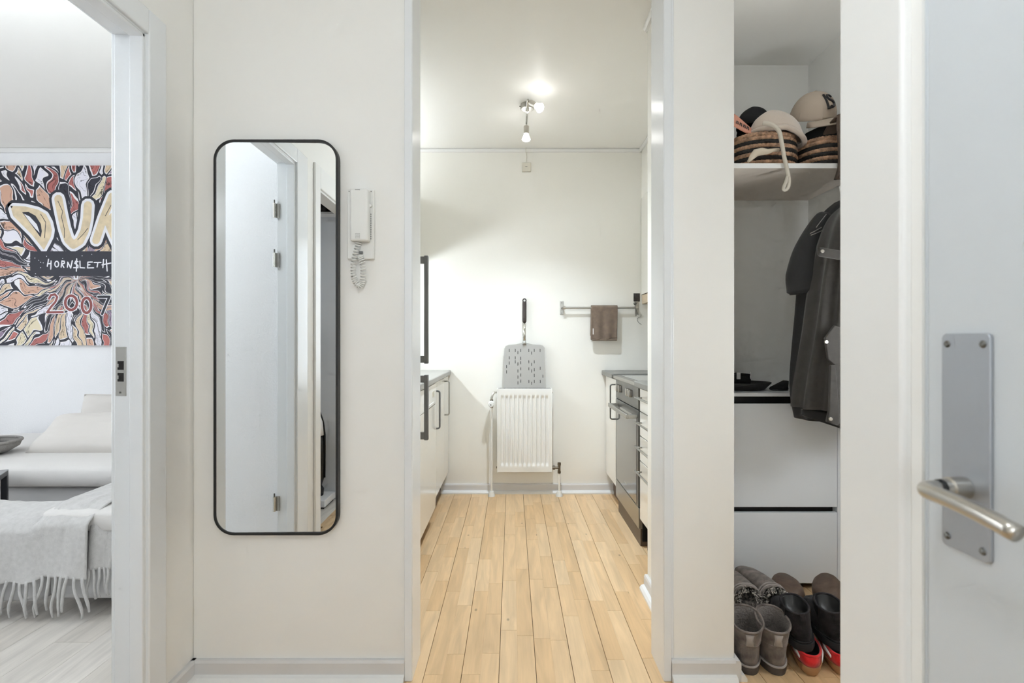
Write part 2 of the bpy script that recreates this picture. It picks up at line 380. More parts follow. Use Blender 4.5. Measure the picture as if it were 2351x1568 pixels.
wallbox('wall_right', [(DX, DX+0.12, 0.64, DY, 0, CZ), (DX+0.12, CRX+0.06, DY-0.1, DY, 0, CZ), (DX, DX+0.12, -0.30, 0.64, 2.08, CZ), (DX, DX+0.12, -3.0, -0.30, 0, CZ)],
        M['wall'], 'white wall around the entrance door')
wallbox('wall_back', [(WX-WT, -0.95, -3.1, -3.0, 0, CZ), (0.45, DX+0.12, -3.1, -3.0, 0, CZ), (-0.95, 0.45, -3.1, -3.0, 0, 0.6), (-0.95, 0.45, -3.1, -3.0, 2.3, CZ)],
        M['wall'], 'hall end wall behind the viewer')
wallbox('wall_cupboard', [(-1.55, WX-WT, C20-0.05, C20, 0, CZ), (-1.60, -1.55, C20-0.05, 0.67, 0, CZ), (-1.55, WX-WT, 0.62, 0.67, 0, CZ)], M['closet_back'], 'grey inner walls of the cleaning cupboard')
wallbox('ceiling', [(WX-WT, 1.6, -3.1, FY+0.1, CZ, CZ+0.08)], M['ceil'], 'off white ceiling of kitchen, hall and closet', 'ceiling')
wallbox('ceiling_living', [(-4.7, WX-WT, -0.35, FY+0.1, CZ, CZ+0.08)], M['ceil'], 'white living room ceiling', 'ceiling')

# windows
def window(n, x0, x1, y0, y1, z0, z1, label):
    w = thing('window_%d' % n, label, 'window', ((x0+x1)/2, (y0+y1)/2, z0), kind='structure')
    t = 0.05
    if x1 - x0 < y1 - y0:
        fr = MB().box(x0, x1, y0, y0+t, z0, z1).box(x0, x1, y1-t, y1, z0, z1).box(x0, x1, y0, y1, z0, z0+t).box(x0, x1, y0, y1, z1-t, z1).box(x0, x1, (y0+y1)/2-t/2, (y0+y1)/2+t/2, z0, z1)
        pn = MB().box((x0+x1)/2-0.003, (x0+x1)/2+0.003, y0, y1, z0, z1)
    else:
        fr = MB().box(x0, x0+t, y0, y1, z0, z1).box(x1-t, x1, y0, y1, z0, z1).box(x0, x1, y0, y1, z0, z0+t).box(x0, x1, y0, y1, z1-t, z1).box((x0+x1)/2-t/2, (x0+x1)/2+t/2, y0, y1, z0, z1)
        pn = MB().box(x0, x1, (y0+y1)/2-0.003, (y0+y1)/2+0.003, z0, z1)
    fr.build('window_frame', M['gloss'], w); pn.build('pane', M['pane'], w)
window(1, -4.69, -4.62, 0.95, 2.85, 0.2, 2.35, 'white framed living room window')
window(3, -3.65, -2.15, 0.69, 0.75, 0.4, 2.3, 'unseen white framed window added to fill the living room with light')  # added unseen so daylight also reaches the floor and the sofa front
window(2, -0.95, 0.45, -3.09, -3.02, 0.6, 2.3, 'unseen white framed window added at the hall end for fill light')  # added behind the camera for cool frontal fill

# ------------------------------------------------------------------ floors
fl = struct(MB().box(WX-WT, 1.6, -3.1, FY+0.1, -0.06, -0.012).build('floor', M['gap']), 'warm two strip beech parquet floor of kitchen and hall', 'floor')
BW, X0 = 0.1245, -0.0435
SW = BW / 2
lens_ = [0.26, 0.33, 0.40, 0.47, 0.56, 0.66]
pm = {}
for L_ in lens_:
    w2 = SW / 2 - 0.0002
    b = MB(); e = 0.0008
    b.loft([[(-w2, -L_/2+0.0003, -0.012), (w2, -L_/2+0.0003, -0.012), (w2, L_/2-0.0003, -0.012), (-w2, L_/2-0.0003, -0.012)],
            [(-w2, -L_/2+0.0003, -e), (w2, -L_/2+0.0003, -e), (w2, L_/2-0.0003, -e), (-w2, L_/2-0.0003, -e)],
            [(-w2+e, -L_/2+0.0003+e*.5, 0), (w2-e, -L_/2+0.0003+e*.5, 0), (w2-e, L_/2-0.0003-e*.5, 0), (-w2+e, L_/2-0.0003-e*.5, 0)]])
    me = b.mesh('plank'); me.materials.append(M['oak']); pm[L_] = me
def inroom(x, y0, y1):
    if NY < y1 and y0 < FY and -0.60 < x < 0.82: return True
    if y1 > NY - 0.05 and y0 < 2.25 and 0.70 < x < 1.535: return True
    if y1 > 0.35 and y0 < NY and WX - 0.03 < x < 1.535 and not (y1 < DY and x > DX): return True
    return False
rf = random.Random(11)
cnt = 0
stuffb = MB()
for k in range(-18, 26):
    xc = X0 + SW * (k + 0.5)
    xc += 0.0006 if k % 2 == 0 else -0.0006      # the joint between boards is wider than the joint between the strips of a board
    y = (0.25 if k < 10 else 0.75) - rf.random() * 0.3
    while y < FY:
        L_ = rf.choice(lens_)
        if inroom(xc, y, y + L_):
            if y + L_ > FY + 0.05: L_ = min(lens_, key=lambda q: abs(q - (FY - y + 0.02)))
            if cnt < 300:
                o = bpy.data.objects.new('plank', pm[L_]); COL.objects.link(o); o.parent = fl; o.location = (xc, y + L_/2, 0); cnt += 1
        y += L_
for k in range(-18, 10):
    xc = X0 + SW * (k + 0.5)
    y = -3.0
    while y < 0.25:
        L_ = rf.choice(lens_)
        stuffb.box(xc - SW/2 + 0.0004, xc + SW/2 - 0.0004, y, min(y + L_ - 0.0005, 0.25), -0.012, -0.0005)
        y += L_
sp_ = stuffb.build('plank_field', M['oak'], fl); sp_['kind'] = 'stuff'

fl2 = struct(MB().box(-4.7, WX-WT, -0.35, FY+0.1, -0.06, -0.012).build('floor_living', M['gap']), 'whitewashed plank floor of the living room', 'floor')
me2 = MB().box(-0.0695, 0.0695, -0.7, 0.7, -0.012, 0).mesh('plank'); me2.materials.append(M['pale'])
for k in range(0, 25):
    xc = WX - WT - 0.07 - k * 0.14
    y = -0.35 + 0.7 - (k * 0.53 % 1.0)
    while y < FY + 0.6:
        o = bpy.data.objects.new('plank', me2); COL.objects.link(o); o.parent = fl2; o.location = (xc, y, 0)
        y += 1.4015

# ------------------------------------------------------------------ baseboards, mouldings
def skirting(name, segs, label):
    """segs: (x0,y0,x1,y1,nx,ny) wall line and the direction into the room"""
    root = thing(name, label, 'baseboard', (segs[0][0], segs[0][1], 0), kind='structure')
    b = MB(); s = MB()
    for (x0, y0, x1, y1, nx, ny) in segs:
        def prof(pl):
            return [[(x + nx*o, y + ny*o, z) for o, z in pl] for x, y in ((x0, y0), (x1, y1))]
        b.loft(prof([(0, 0), (0.016, 0), (0.016, 0.060), (0.012, 0.068), (0, 0.068)]))
        s.loft(prof([(0.016, 0), (0.036, 0), (0.036, 0.010), (0.028, 0.020), (0.016, 0.024)]))
    b.build('skirting_board', M['skirt'], root); s.build('shoe_moulding', M['mould'], root)
skirting('baseboard_front', [(WX, NY, JL-0.026, NY, 0, -1), (JR+0.027, NY, CLX+0.0, NY, 0, -1), (CLX, NY-0.016, CLX, 2.2, 1, 0)], 'white baseboard under the mirror and beside the doorway')
skirting('baseboard_left', [(WX, 1.512, WX, NY, 1, 0), (WX, 0.56, WX, 0.66, 1, 0), (WX, -3.0, WX, C20-0.08, 1, 0)], 'white baseboard along the hall wall')
skirting('baseboard_far', [(-0.70, FY, 0.92, FY, 0, -1)], 'white baseboard below the radiator')
skirting('baseboard_pillar', [(0.607, NB, 0.607, 2.26, -1, 0)], 'white baseboard of the boxed kitchen wall')
skirting('baseboard_living', [(-4.6, FY, WX-WT, FY, 0, -1)], 'white baseboard of the living room')

def cornice(name, segs, label, h=0.022, t=0.02):
    b = MB()
    for (x0, y0, x1, y1, nx, ny) in segs:
        b.loft([[(x + nx*o, y + ny*o, z) for o, z in [(0, CZ-0.002), (t, CZ-0.002), (t, CZ-0.012), (t*0.6, CZ-h), (0, CZ-h)]] for x, y in ((x0, y0), (x1, y1))])
    return struct(b.build(name, M['mould']), label, 'trim')
cornice('trim_1', [(-1.05, FY, 0.95, FY, 0, -1), (0.95, 2.62, 0.95, FY, -1, 0)], 'thin white ceiling moulding above the far kitchen wall')
cornice('trim_2', [(0.607, NB, 0.607, 2.26, -1, 0), (0.607, 2.26, CLX, 2.26, 0, 1)], 'thin white ceiling moulding on the boxed kitchen wall')
cornice('trim_3', [(-4.6, FY, WX-WT, FY, 0, -1)], 'thin white ceiling moulding above the painting', 0.028, 0.03)

# ------------------------------------------------------------------ door frames
d1 = thing('door_1', 'white frame of the living room doorway without its leaf', 'door frame', (WX, LD1, 0), kind='structure')
jt = 0.02
j = MB().box(WX-WT-0.004, WX+0.004, LD1, LD1+jt, 0, LDZ+jt).box(WX-WT-0.004, WX+0.004, LD0-jt, LD0, 0, LDZ+jt).box(WX-WT-0.004, WX+0.004, LD0, LD1, LDZ, LDZ+jt)
j.box(WX-WT*0.42, WX+0.004, LD1-0.010, LD1, 0, LDZ).box(WX-WT*0.42, WX+0.004, LD0, LD0+0.010, 0, LDZ).box(WX-WT*0.42, WX+0.004, LD0, LD1, LDZ-0.010, LDZ)
j.build('jamb', M['gloss'], d1, bevel=0.002)
c = MB().box(WX, WX+0.014, LD1+0.004, LD1+0.076, 0, LDZ+0.075).box(WX, WX+0.014, LD0-0.135, LD0-0.004, 0, LDZ+0.075).box(WX, WX+0.014, LD0-0.004, LD1+0.004, LDZ+0.004, LDZ+0.075)
c.build('casing', M['gloss'], d1, bevel=0.004, seg=3)
MB().box(WX-WT-0.016, WX-WT, LD1+0.004, LD1+0.07, 0, LDZ+0.07).box(WX-WT-0.016, WX-WT, LD0-0.026, LD1+0.004, LDZ+0.004, LDZ+0.07).build('casing', M['gloss'], d1, bevel=0.003)
# strike plate with two latch holes on the far jamb
spz0, spz1 = P(0, 909, LD1).z, P(0, 796, LD1).z
spx0, spx1 = P(266, 0, LD1).x, P(290, 0, LD1).x
sp = MB().box(spx0, spx1, LD1-0.0016, LD1+0.001, spz0, spz1).build('strike_plate', M['steel'], d1, bevel=0.0006)
for ya, yb in ((829, 849), (856, 876)):
    MB().box(P(271, 0, LD1).x, P(285, 0, LD1).x, LD1-0.0022, LD1-0.0005, P(0, yb, LD1).z, P(0, ya, LD1).z).build('latch_hole', M['gap'], sp)
    MB().box(P(268, 0, LD1).x, P(274, 0, LD1).x, LD1-0.0030, LD1-0.0005, P(0, yb-6, LD1).z, P(0, ya+6, LD1).z).build('latch_tongue', M['steel'], sp)
for ya in (901,):
    MB().cyl((P(277, 0, LD1).x, LD1-0.003, P(0, ya, LD1).z), (P(277, 0, LD1).x, LD1, P(0, ya, LD1).z), 0.0028).build('screw', M['steel_dark'], sp)
for zc in (1.755, 1.513, 0.321):
    hx = WX - WT - 0.012
    hg = MB().cyl((hx, LD0+0.012, zc-0.04), (hx, LD0+0.012, zc+0.03), 0.0075, n=14).build('hinge', M['chrome'], d1, smooth=False, auto=0.7)
    MB().cyl((hx, LD0+0.012, zc+0.03), (hx, LD0+0.012, zc+0.047), 0.0035, n=10).build('hinge_pin', M['steel_dark'], hg)
    MB().box(hx, hx+0.022, LD0+0.001, LD0+0.006, zc-0.04, zc+0.03).build('hinge_plate', M['steel'], hg)

d2 = thing('door_2', 'white frame of the open kitchen doorway', 'door frame', (JL, NY, 0), kind='structure')
MB().box(JL-0.02, JL, NY-0.010, NB+0.004, 0, 2.36).build('jamb', M['gloss'], d2, bevel=0.002)
MB().box(JR, JR+0.02, NY-0.010, NB+0.004, 0, 2.36).build('jamb', M['gloss'], d2, bevel=0.002)
MB().box(JL, JR, NY-0.010, NB+0.004, 2.34, 2.36).build('jamb', M['gloss'], d2, bevel=0.002)
MB().box(JL-0.026, JL-0.001, NY-0.014, NY, 0, 2.37).build('casing', M['gloss'], d2, bevel=0.002)
MB().box(JR+0.001, JR+0.026, NY-0.014, NY, 0, 2.37).build('casing', M['gloss'], d2, bevel=0.002)
MB().box(JR+0.026, JR+0.036, NY-0.005, NY, 0.07, 2.37).build('casing', M['gloss'], d2, bevel=0.002)

# entrance door on the right
d3 = thing('door_3', 'white entrance door close to the viewer with a long steel plate', 'door', (DX, 0.2, 0), kind='structure')
MB().box(DX, DX+0.045, -0.24, 0.6315, 0.004, 2.05).build('door_leaf', M['door'], d3, bevel=0.003)
MB().box(DX+0.004, DX+0.06, 0.6350, 0.66, 0, 2.08).box(DX+0.004, DX+0.06, -0.27, -0.2435, 0, 2.08).box(DX+0.004, DX+0.06, -0.27, 0.66, 2.0535, 2.08).box(DX+0.046, DX+0.06, -0.25, 0.65, 0, 2.06).build('jamb', M['door'], d3, bevel=0.002)
MB().box(DX-0.012, DX+0.01, 0.657, DY+0.0005, 0, 2.15).build('casing', M['mould'], d3, bevel=0.006, seg=3)
MB().box(DX-0.012, DX+0.01, -0.36, -0.262, 0, 2.15).box(DX-0.012, DX+0.01, -0.27, 0.66, 2.075, 2.15).build('casing', M['mould'], d3, bevel=0.004)
PY0, PY1 = 0.5445, 0.606
PZ0, PZ1 = 0.868, 1.119
pl = MB()
def rrect(x0, x1, z0, z1, r, n=6):
    pts = []
    for cx_, cz_, a0 in ((x1-r, z1-r, 0), (x0+r, z1-r, PI/2), (x0+r, z0+r, PI), (x1-r, z0+r, 1.5*PI)):
        for i in range(n + 1):
            a = a0 + PI/2 * i / n; pts.append((cx_ + r*math.cos(a), cz_ + r*math.sin(a)))
    return pts
pl.prism(rrect(PY0, PY1, PZ0, PZ1, 0.006), DX-0.004, DX+0.0005, 'x')
bp_ = pl.build('back_plate', M['plate'], d3, bevel=0.001)
for yy in (PY0+0.008, PY1-0.008):
    for zz in (PZ0+0.012, PZ1-0.012):
        MB().lathe([(0.0, -0.0062), (0.0028, -0.0060), (0.0042, -0.0045), (0.0042, 0)], (DX, yy, zz), 14, 'x').build('screw', M['steel_dark'], bp_, smooth=True)
hz = 0.943
lev = MB()
hy = 0.575
MB().lathe([(0.0105, -0.030), (0.0105, -0.024), (0.0125, -0.022), (0.0125, -0.003)], (DX, hy, hz), 20, 'x').build('rosette', M['nickel'], d3, auto=0.6)
pts = [(DX-0.004, hy, hz)]
for i in range(8):
    a = PI/2 * i / 7
    pts.append((DX-0.040-0.016*math.sin(a), hy-0.016*(1-math.cos(a)), hz))
for i in range(1, 12):
    t = i / 11
    pts.append((DX-0.056+0.006*t*t, hy-0.016-0.090*t, hz - 0.012*t*t))
lev.tube(pts, 0.0088, 16); lev.build('lever_handle', M['nickel'], d3, smooth=True)
MB().lathe([(0.0098, -0.034), (0.0098, -0.0285)], (DX, hy, hz), 20, 'x').build('rosette_ring', M['black'], d3)

# cupboard opening in the left wall, seen in the mirror
d4 = thing('door_4', 'white casing of the cleaning cupboard seen in the mirror', 'door frame', (WX, C21, 0), kind='structure')
MB().box(WX, WX+0.014, C21, C21+0.078, 0, C2Z+0.12).box(WX, WX+0.014, C20-0.08, C20, 0, C2Z+0.12).box(WX, WX+0.014, C20, C21, C2Z, C2Z+0.12).build('casing', M['mould'], d4, bevel=0.004)
MB().box(WX-WT, WX+0.002, C20, C21, C2Z-0.012, C2Z).box(WX-WT, WX+0.002, C21-0.012, C21, 0, C2Z).build('jamb', M['mould'], d4)

# ------------------------------------------------------------------ hall: added lamps, mirror, intercom
def pendant(label, x, y, z, r, st):  # hanging globe, used only for lamps added out of view
    p_ = thing('added_globe_lamp', label, 'lamp', (x, y, CZ))
    MB().lathe([(0.045, -0.03), (0.05, -0.025), (0.05, 0)], (x, y, CZ), 28).build('ceiling_cup', M['enamel'], p_, auto=0.6)
    MB().cyl((x, y, z+r-0.005), (x, y, CZ-0.03), 0.004, n=10).build('cord', M['nickel'], p_)
    MB().lathe([(0.002, -r)] + [(r*math.sin(PI*i/14), -r*math.cos(PI*i/14)) for i in range(1, 14)] + [(0.002, r)], (x, y, z), 28).build('globe', emis('added_opal_glow', (0.89, 0.95, 1.0), st), p_, smooth=True)
pendant('opal globe lamp added out of view to brighten the hall', 0.0, 0.10, 1.92, 0.12, 24.0)  # added above the camera, where it reaches both hall walls and closet
pendant('opal globe lamp added out of view to fill the living room', -2.0, 1.50, 2.05, 0.14, 26.0)  # added to even out the living room light
cl_ = thing('added_closet_lamp', 'small round opal lamp added out of view to brighten the closet', 'lamp', (1.10, 1.84, CZ))  # added above the view to lift the upper closet
MB().lathe([(0.10, -0.02), (0.105, -0.015), (0.105, 0)], (1.10, 1.84, CZ), 28).build('base', M['enamel'], cl_, auto=0.6)
MB().lathe([(0.002, -0.07), (0.05, -0.065), (0.08, -0.05), (0.096, -0.02)], (1.10, 1.84, CZ), 28).build('glass_dome', emis('added_closet_glow', (0.92, 0.965, 1.0), 8.0), cl_, smooth=True)
wlm = thing('added_wall_lamp', 'opal globe wall lamp added out of view to light the closet', 'lamp', (CRX, 1.45, 1.15))  # added behind the right wall's edge to light the closet from the front
MB().lathe([(0.05, 0.0), (0.05, -0.012), (0.012, -0.016), (0.012, -0.03)], (CRX, 1.45, 1.15), 24, 'x').build('bracket', M['nickel'], wlm, auto=0.6)
MB().lathe([(0.002, -0.025)] + [(0.085*math.sin(PI*i/12), -0.11+0.085*math.cos(PI*i/12)) for i in range(1, 12)] + [(0.002, -0.195)], (CRX, 1.45, 1.15), 28, 'x').build('globe', emis('added_wall_globe_glow', (0.92, 0.965, 1.0), 34.0), wlm, smooth=True)

MX0, MX1, MZ0, MZ1, MF = P(490, 0, 1.637).x, P(776, 0, 1.637).x, P(0, 1229, 1.637).z, P(0, 320, 1.637).z, 1.637
mir = thing('wall_mirror', 'tall rounded wall mirror with a thin black metal frame', 'mirror', ((MX0+MX1)/2, MF, MZ0))
out = rrect(MX0, MX1, MZ0, MZ1, 0.066, 12); inn = rrect(MX0+0.0075, MX1-0.0075, MZ0+0.0075, MZ1-0.0075, 0.0585, 12)
fb = MB(); n_ = len(out)
rings = [[(p[0], NY-0.0005, p[1]) for p in out], [(p[0], MF, p[1]) for p in out], [(p[0], MF, p[1]) for p in inn], [(p[0], NY-0.0005, p[1]) for p in inn]]
fb.loft(rings, closed=True); fb.build('frame', M['blackmetal'], mir)
mg = rrect(MX0+0.004, MX1-0.004, MZ0+0.004, MZ1-0.004, 0.062, 12); mxc = (MX0+MX1)/2
MB().loft([[(x, 1.6412 + 0.0110*(x-mxc) + e, z) for x, z in mg] for e in (0, 0.006)]).build('mirror_glass', M['mirror'], mir)

ID = 1.645
ix0, ix1 = P(797, 0, ID).x, P(858, 0, ID).x; iz0, iz1 = P(0, 595, ID).z, P(0, 434, ID).z
ic = thing('intercom_phone', 'white wall intercom handset with a coiled cord beside the mirror', 'intercom', ((ix0+ix1)/2, NY, iz0))
bk = MB().box(ix0, ix1, NY-0.016, NY-0.0002, iz0, iz1).build('back_plate', M['plastic'], ic, bevel=0.003)
hx0, hx1 = P(805, 0, 1.62).x, P(846, 0, 1.62).x; hz0, hz1 = P(0, 554, 1.62).z, P(0, 434, 1.62).z
hs = MB().box(hx0, hx1, NY-0.050, NY-0.0165, hz0, hz1).build('handset', M['plastic'], ic, bevel=0.006, seg=3)
for a in range(5):
    for q in range(4):
        MB().box(hx0+0.018+a*0.0033, hx0+0.0196+a*0.0033, NY-0.0506, NY-0.0495, hz0+0.008+q*0.0045, hz0+0.0098+q*0.0045).build('speaker_hole', M['hgrey'], hs)
MB().box(hx0+0.017, hx0+0.033, NY-0.0504, NY-0.0498, hz1-0.006, hz1-0.0045).build('maker_mark', M['hgrey'], hs)
for sx in (ix0+0.007, ix1-0.008):
    MB().cyl((sx, NY-0.0172, iz1-0.008), (sx, NY-0.015, iz1-0.008), 0.0016, n=10).build('screw', M['black'], ic)
MB().lathe([(0.0045, -0.008), (0.0055, 0)], (ix1-0.009, NY-0.016, iz1-0.056), 16, 'y').build('door_button', M['chrome'], ic)
for q in range(12):
    MB().box(hx1+0.0005, hx1+0.0025, NY-0.018, NY-0.0155, iz1-0.085-q*0.0072, iz1-0.081-q*0.0072).build('vent_slot', M['hgrey'], bk)
cp = []
path = [(824, 556), (818, 575), (812, 600), (811, 625), (815, 645), (824, 656), (831, 648), (834, 625), (831, 600), (827, 588)]
def cat(ps, t):
    n = len(ps) - 1; i = min(int(t * n), n - 1); u = t * n - i
    p0, p1, p2, p3 = ps[max(i-1, 0)], ps[i], ps[i+1], ps[min(i+2, n)]
    return tuple(0.5*((2*p1[k]) + (-p0[k]+p2[k])*u + (2*p0[k]-5*p1[k]+4*p2[k]-p3[k])*u*u + (-p0[k]+3*p1[k]-3*p2[k]+p3[k])*u**3) for k in range(len(p1)))
NC = 32; prevp = None
for i in range(NC * 12 + 1):
    t = i / (NC * 12); x, y = cat(path, t); x2, y2 = cat(path, min(1, t + 0.01)); dx, dy = x2 - x, y2 - y
    if dx == 0 and dy == 0: x1_, y1_ = cat(path, t - 0.01); dx, dy = x - x1_, y - y1_
    ln_ = math.hypot(dx, dy) or 1; nx, ny = -dy / ln_, dx / ln_
    a = 2 * PI * i / 12; rr = 0.0078
    p = P(x, y, 1.635); cp.append((p.x + nx*rr*math.cos(a), p.y + rr*math.sin(a), p.z - ny*rr*math.cos(a)))
MB().tube(cp, 0.0021, 6).build('coiled_cord', M['plastic'], ic, smooth=True)
MB().box(P(826, 0, ID).x, P(834, 0, ID).x, NY-0.026, NY-0.016, P(0, 583, ID).z, P(0, 578, ID).z).build('cord_clip', M['hgrey'], ic)

# ------------------------------------------------------------------ kitchen, left run
def handle_d(x_face, sgn, y, z0, z1, so, r, m, parent, name='handle'):
    """vertical bow handle standing off a door in the plane x = x_face; sgn is the outward direction along X"""
    q = 0.012; xo = x_face + sgn * so
    pts = [(x_face, y, z0)]
    for i in range(6):
        a = PI/2 * i / 5; pts.append((xo - sgn*q*(1-math.sin(a)), y, z0 + q*(1-math.cos(a))))
    for i in range(6):
        a = PI/2 * i / 5; pts.append((xo - sgn*q*(1-math.cos(a)), y, z1 - q*(1-math.sin(a))))
    pts.append((x_face, y, z1))
    return MB().tube(pts, r, 10).build(name, m, parent, smooth=True)

LX = -0.465
fr = thing('fridge', 'tall white fridge freezer with grey bar handles inside the doorway', 'fridge', (-0.75, 2.14, 0))
MB().box(-1.044, LX-0.045, 1.845, 2.445, 0.04, 1.86).build('body', M['enamel'], fr, bevel=0.006)
for z0, z1, h0, h1 in ((0.985, 1.85, 1.005, 1.517), (0.07, 0.975, 0.642, 0.952)):
    dr = MB().box(LX-0.044, LX-0.004, 1.845, 2.445, z0, z1).build('door', M['enamel'], fr, bevel=0.008, seg=3)
    hb = MB().box(-0.4165, -0.3975, 2.385, 2.412, h0, h1).build('handle', M['hgrey'], dr, bevel=0.003)
    for q in (h0+0.004, h1-0.037): MB().box(LX-0.006, -0.412, 2.386, 2.411, q, q+0.033).build('handle_bracket', M['hgrey'], dr, bevel=0.002)
for x in (-1.0, -0.6):
    for y in (1.9, 2.39):
        MB().cyl((x, y, 0), (x, y, 0.05), 0.02).build('foot', M['black'], fr)

dw = thing('dishwasher', 'white dishwasher with a control panel under the grey worktop', 'dishwasher', (-0.75, 2.77, 0))
MB().box(-1.044, LX-0.022, 2.482, 3.074, 0.10, 0.862).build('body', M['enamel'], dw)
pn = MB().box(LX-0.022, LX+0.002, 2.482, 3.074, 0.735, 0.858).build('control_panel', M['enamel'], dw, bevel=0.003)
for i in range(3):
    MB().box(LX+0.001, LX+0.004, 2.93+i*0.03, 2.945+i*0.03, 0.785, 0.815).build('button', M['plastic_off'], pn)
MB().box(LX+0.0005, LX+0.006, 2.68, 2.98, 0.739, 0.755).build('grip', M['enamel'], pn, bevel=0.002)
MB().box(LX-0.022, LX, 2.482, 3.074, 0.10, 0.731).build('door', M['cab'], dw, bevel=0.003)
MB().box(-1.044, LX-0.06, 2.49, 3.07, 0, 0.10).build('plinth', M['plinth'], dw)

def base_cab(name, label, y0, y1, xf, sgn, zb, hy, hz0, hz1, so, r, m='steel_dark'):
    xb = xf - sgn * 0.578
    c_ = thing(name, label, 'cabinet', ((xf+xb)/2, (y0+y1)/2, 0))
    x0, x1 = sorted((xb, xf - sgn*0.019))
    MB().box(x0, x1, y0+0.0005, y1-0.0005, zb, 0.862).build('body', M['cab'], c_)
    x0, x1 = sorted((xf - sgn*0.018, xf))
    d = MB().box(x0, x1, y0+0.0015, y1-0.0015, zb, 0.860).build('door', M['cab'], c_, bevel=0.002)
    handle_d(xf, sgn, hy, hz0, hz1, so, r, M[m], d)
    x0, x1 = sorted((xb, xf - sgn*0.055))
    MB().box(x0, x1, y0+0.0005, y1-0.0005, 0, zb).build('plinth', M['plinth'], c_)
    return c_
base_cab('base_cabinet', 'white base cabinet next to the dishwasher', 3.077, 3.44, LX, 1, 0.157, 3.105, 0.575, 0.805, 0.020, 0.0055, 'hgrey')
base_cab('base_cabinet', 'narrow white base cabinet at the left of the radiator', 3.44, 3.68, LX, 1, 0.157, 3.475, 0.605, 0.836, 0.032, 0.0045, 'steel')

wl = thing('worktop', 'grey laminate worktop with a white sink above the dishwasher', 'worktop', (-0.75, 3.09, 0.865))
MB().box(-1.044, -0.447, 2.475, 3.696, 0.866, 0.900).build('slab', M['counter'], wl, bevel=0.006, seg=3)
snk = MB()
so_, si_ = rrect(-0.95, -0.53, 2.66, 3.05, 0.05), rrect(-0.93, -0.55, 2.68, 3.03, 0.04)
snk.loft([[(p[0], p[1], 0.9001) for p in so_], [(p[0], p[1], 0.905) for p in so_], [(p[0], p[1], 0.905) for p in si_], [(p[0], p[1], 0.9012) for p in si_]], cap0=False)
snk.build('sink', M['enamel'], wl, auto=0.6)
# wall cabinet over the left worktop with its strip light
wc = thing('wall_cabinet', 'white wall cabinet over the left worktop hidden behind the fridge', 'cabinet', (-0.9, 3.09, 1.62))
MB().box(-1.044, -0.84, 2.50, 3.698, 1.62, 2.2).build('body', M['cab'], wc)
for y0, y1 in ((2.502, 2.899), (2.901, 3.298), (3.302, 3.696)):
    MB().box(-0.839, -0.822, y0, y1, 1.62, 2.2).build('door', M['cab'], wc, bevel=0.002)
sl = thing('strip_light', 'under cabinet strip light above the left worktop', 'lamp', (-1.04, 3.1, 1.535))
MB().box(-1.044, -1.012, 2.55, 3.66, 1.562, 1.6195).build('housing', M['enamel'], sl)
MB().box(-1.043, -1.018, 2.57, 3.64, 1.512, 1.5615).build('tube', emis('strip_glow', (0.85, 0.925, 1.0), 56.0), sl)

ul = thing('strip_light', 'unseen upward strip added on the wall cabinet to brighten the ceiling', 'lamp', (-0.9, 3.1, 2.2))  # added uplight, hidden by the door jamb, that lifts the kitchen ceiling
MB().box(-0.92, -0.88, 2.52, 3.66, 2.2005, 2.212).build('housing', M['enamel'], ul)
MB().box(-0.912, -0.888, 2.54, 3.64, 2.2125, 2.222).build('tube', emis('added_uplight_glow', (0.88, 0.94, 1.0), 40.0), ul)

# ------------------------------------------------------------------ kitchen, right run
RX = 0.685
base_cab('base_cabinet', 'narrow white base cabinet between the cooker and the far wall', 3.321, 3.68, RX, -1, 0.155, 3.335, 0.597, 0.825, 0.035, 0.0045)

ck = thing('cooker', 'stainless steel cooker with a glass oven door and flat bar handle', 'cooker', (0.98, 3.015, 0))
MB().box(RX+0.02, 1.27, 2.722, 3.314, 0.03, 0.868).build('body', M['black'], ck)
MB().box(RX-0.003, RX+0.02, 2.722, 3.314, 0.742, 0.868).build('control_panel', M['ovenpanel'], ck, bevel=0.002)
for i, yy in enumerate((3.235, 3.195, 3.155, 2.955, 2.915, 2.875)):
    k_ = MB().prism(rrect(yy-0.010, yy+0.010, 0.792, 0.836, 0.0098), RX-0.020, RX-0.003, 'x').build('knob', M['nickel'], ck, bevel=0.002)
MB().box(RX-0.004, RX+0.02, 2.722, 3.314, 0.216, 0.737).build('oven_door', M['ovenpanel'], ck, bevel=0.002)
MB().box(RX-0.0055, RX-0.003, 2.755, 3.285, 0.222, 0.700).build('oven_glass', M['ovenglass'], ck)
MB().box(RX-0.0058, RX-0.0045, 2.99, 3.045, 0.262, 0.268).build('maker_badge', M['nickel'], ck)
hb = MB().box(0.618, 0.634, 2.735, 3.255, 0.690, 0.716).build('oven_handle', M['steel'], ck, bevel=0.004)
for q in (2.735, 3.233): MB().box(0.630, RX-0.003, q, q+0.022, 0.692, 0.714).build('handle_bracket', M['steel'], ck, bevel=0.003)
MB().box(RX-0.002, RX+0.02, 2.722, 3.314, 0.098, 0.209).build('drawer', M['steel'], ck, bevel=0.002)
MB().box(RX+0.012, 1.25, 2.735, 3.30, 0.0, 0.098).build('plinth', M['plinth'], ck)
MB().box(0.664, 1.27, 2.716, 3.318, 0.869, 0.890).build('hob_rim', M['steel'], ck, bevel=0.003)
MB().box(0.70, 1.24, 2.74, 3.295, 0.8902, 0.893).build('hob_plate', M['hob'], ck)

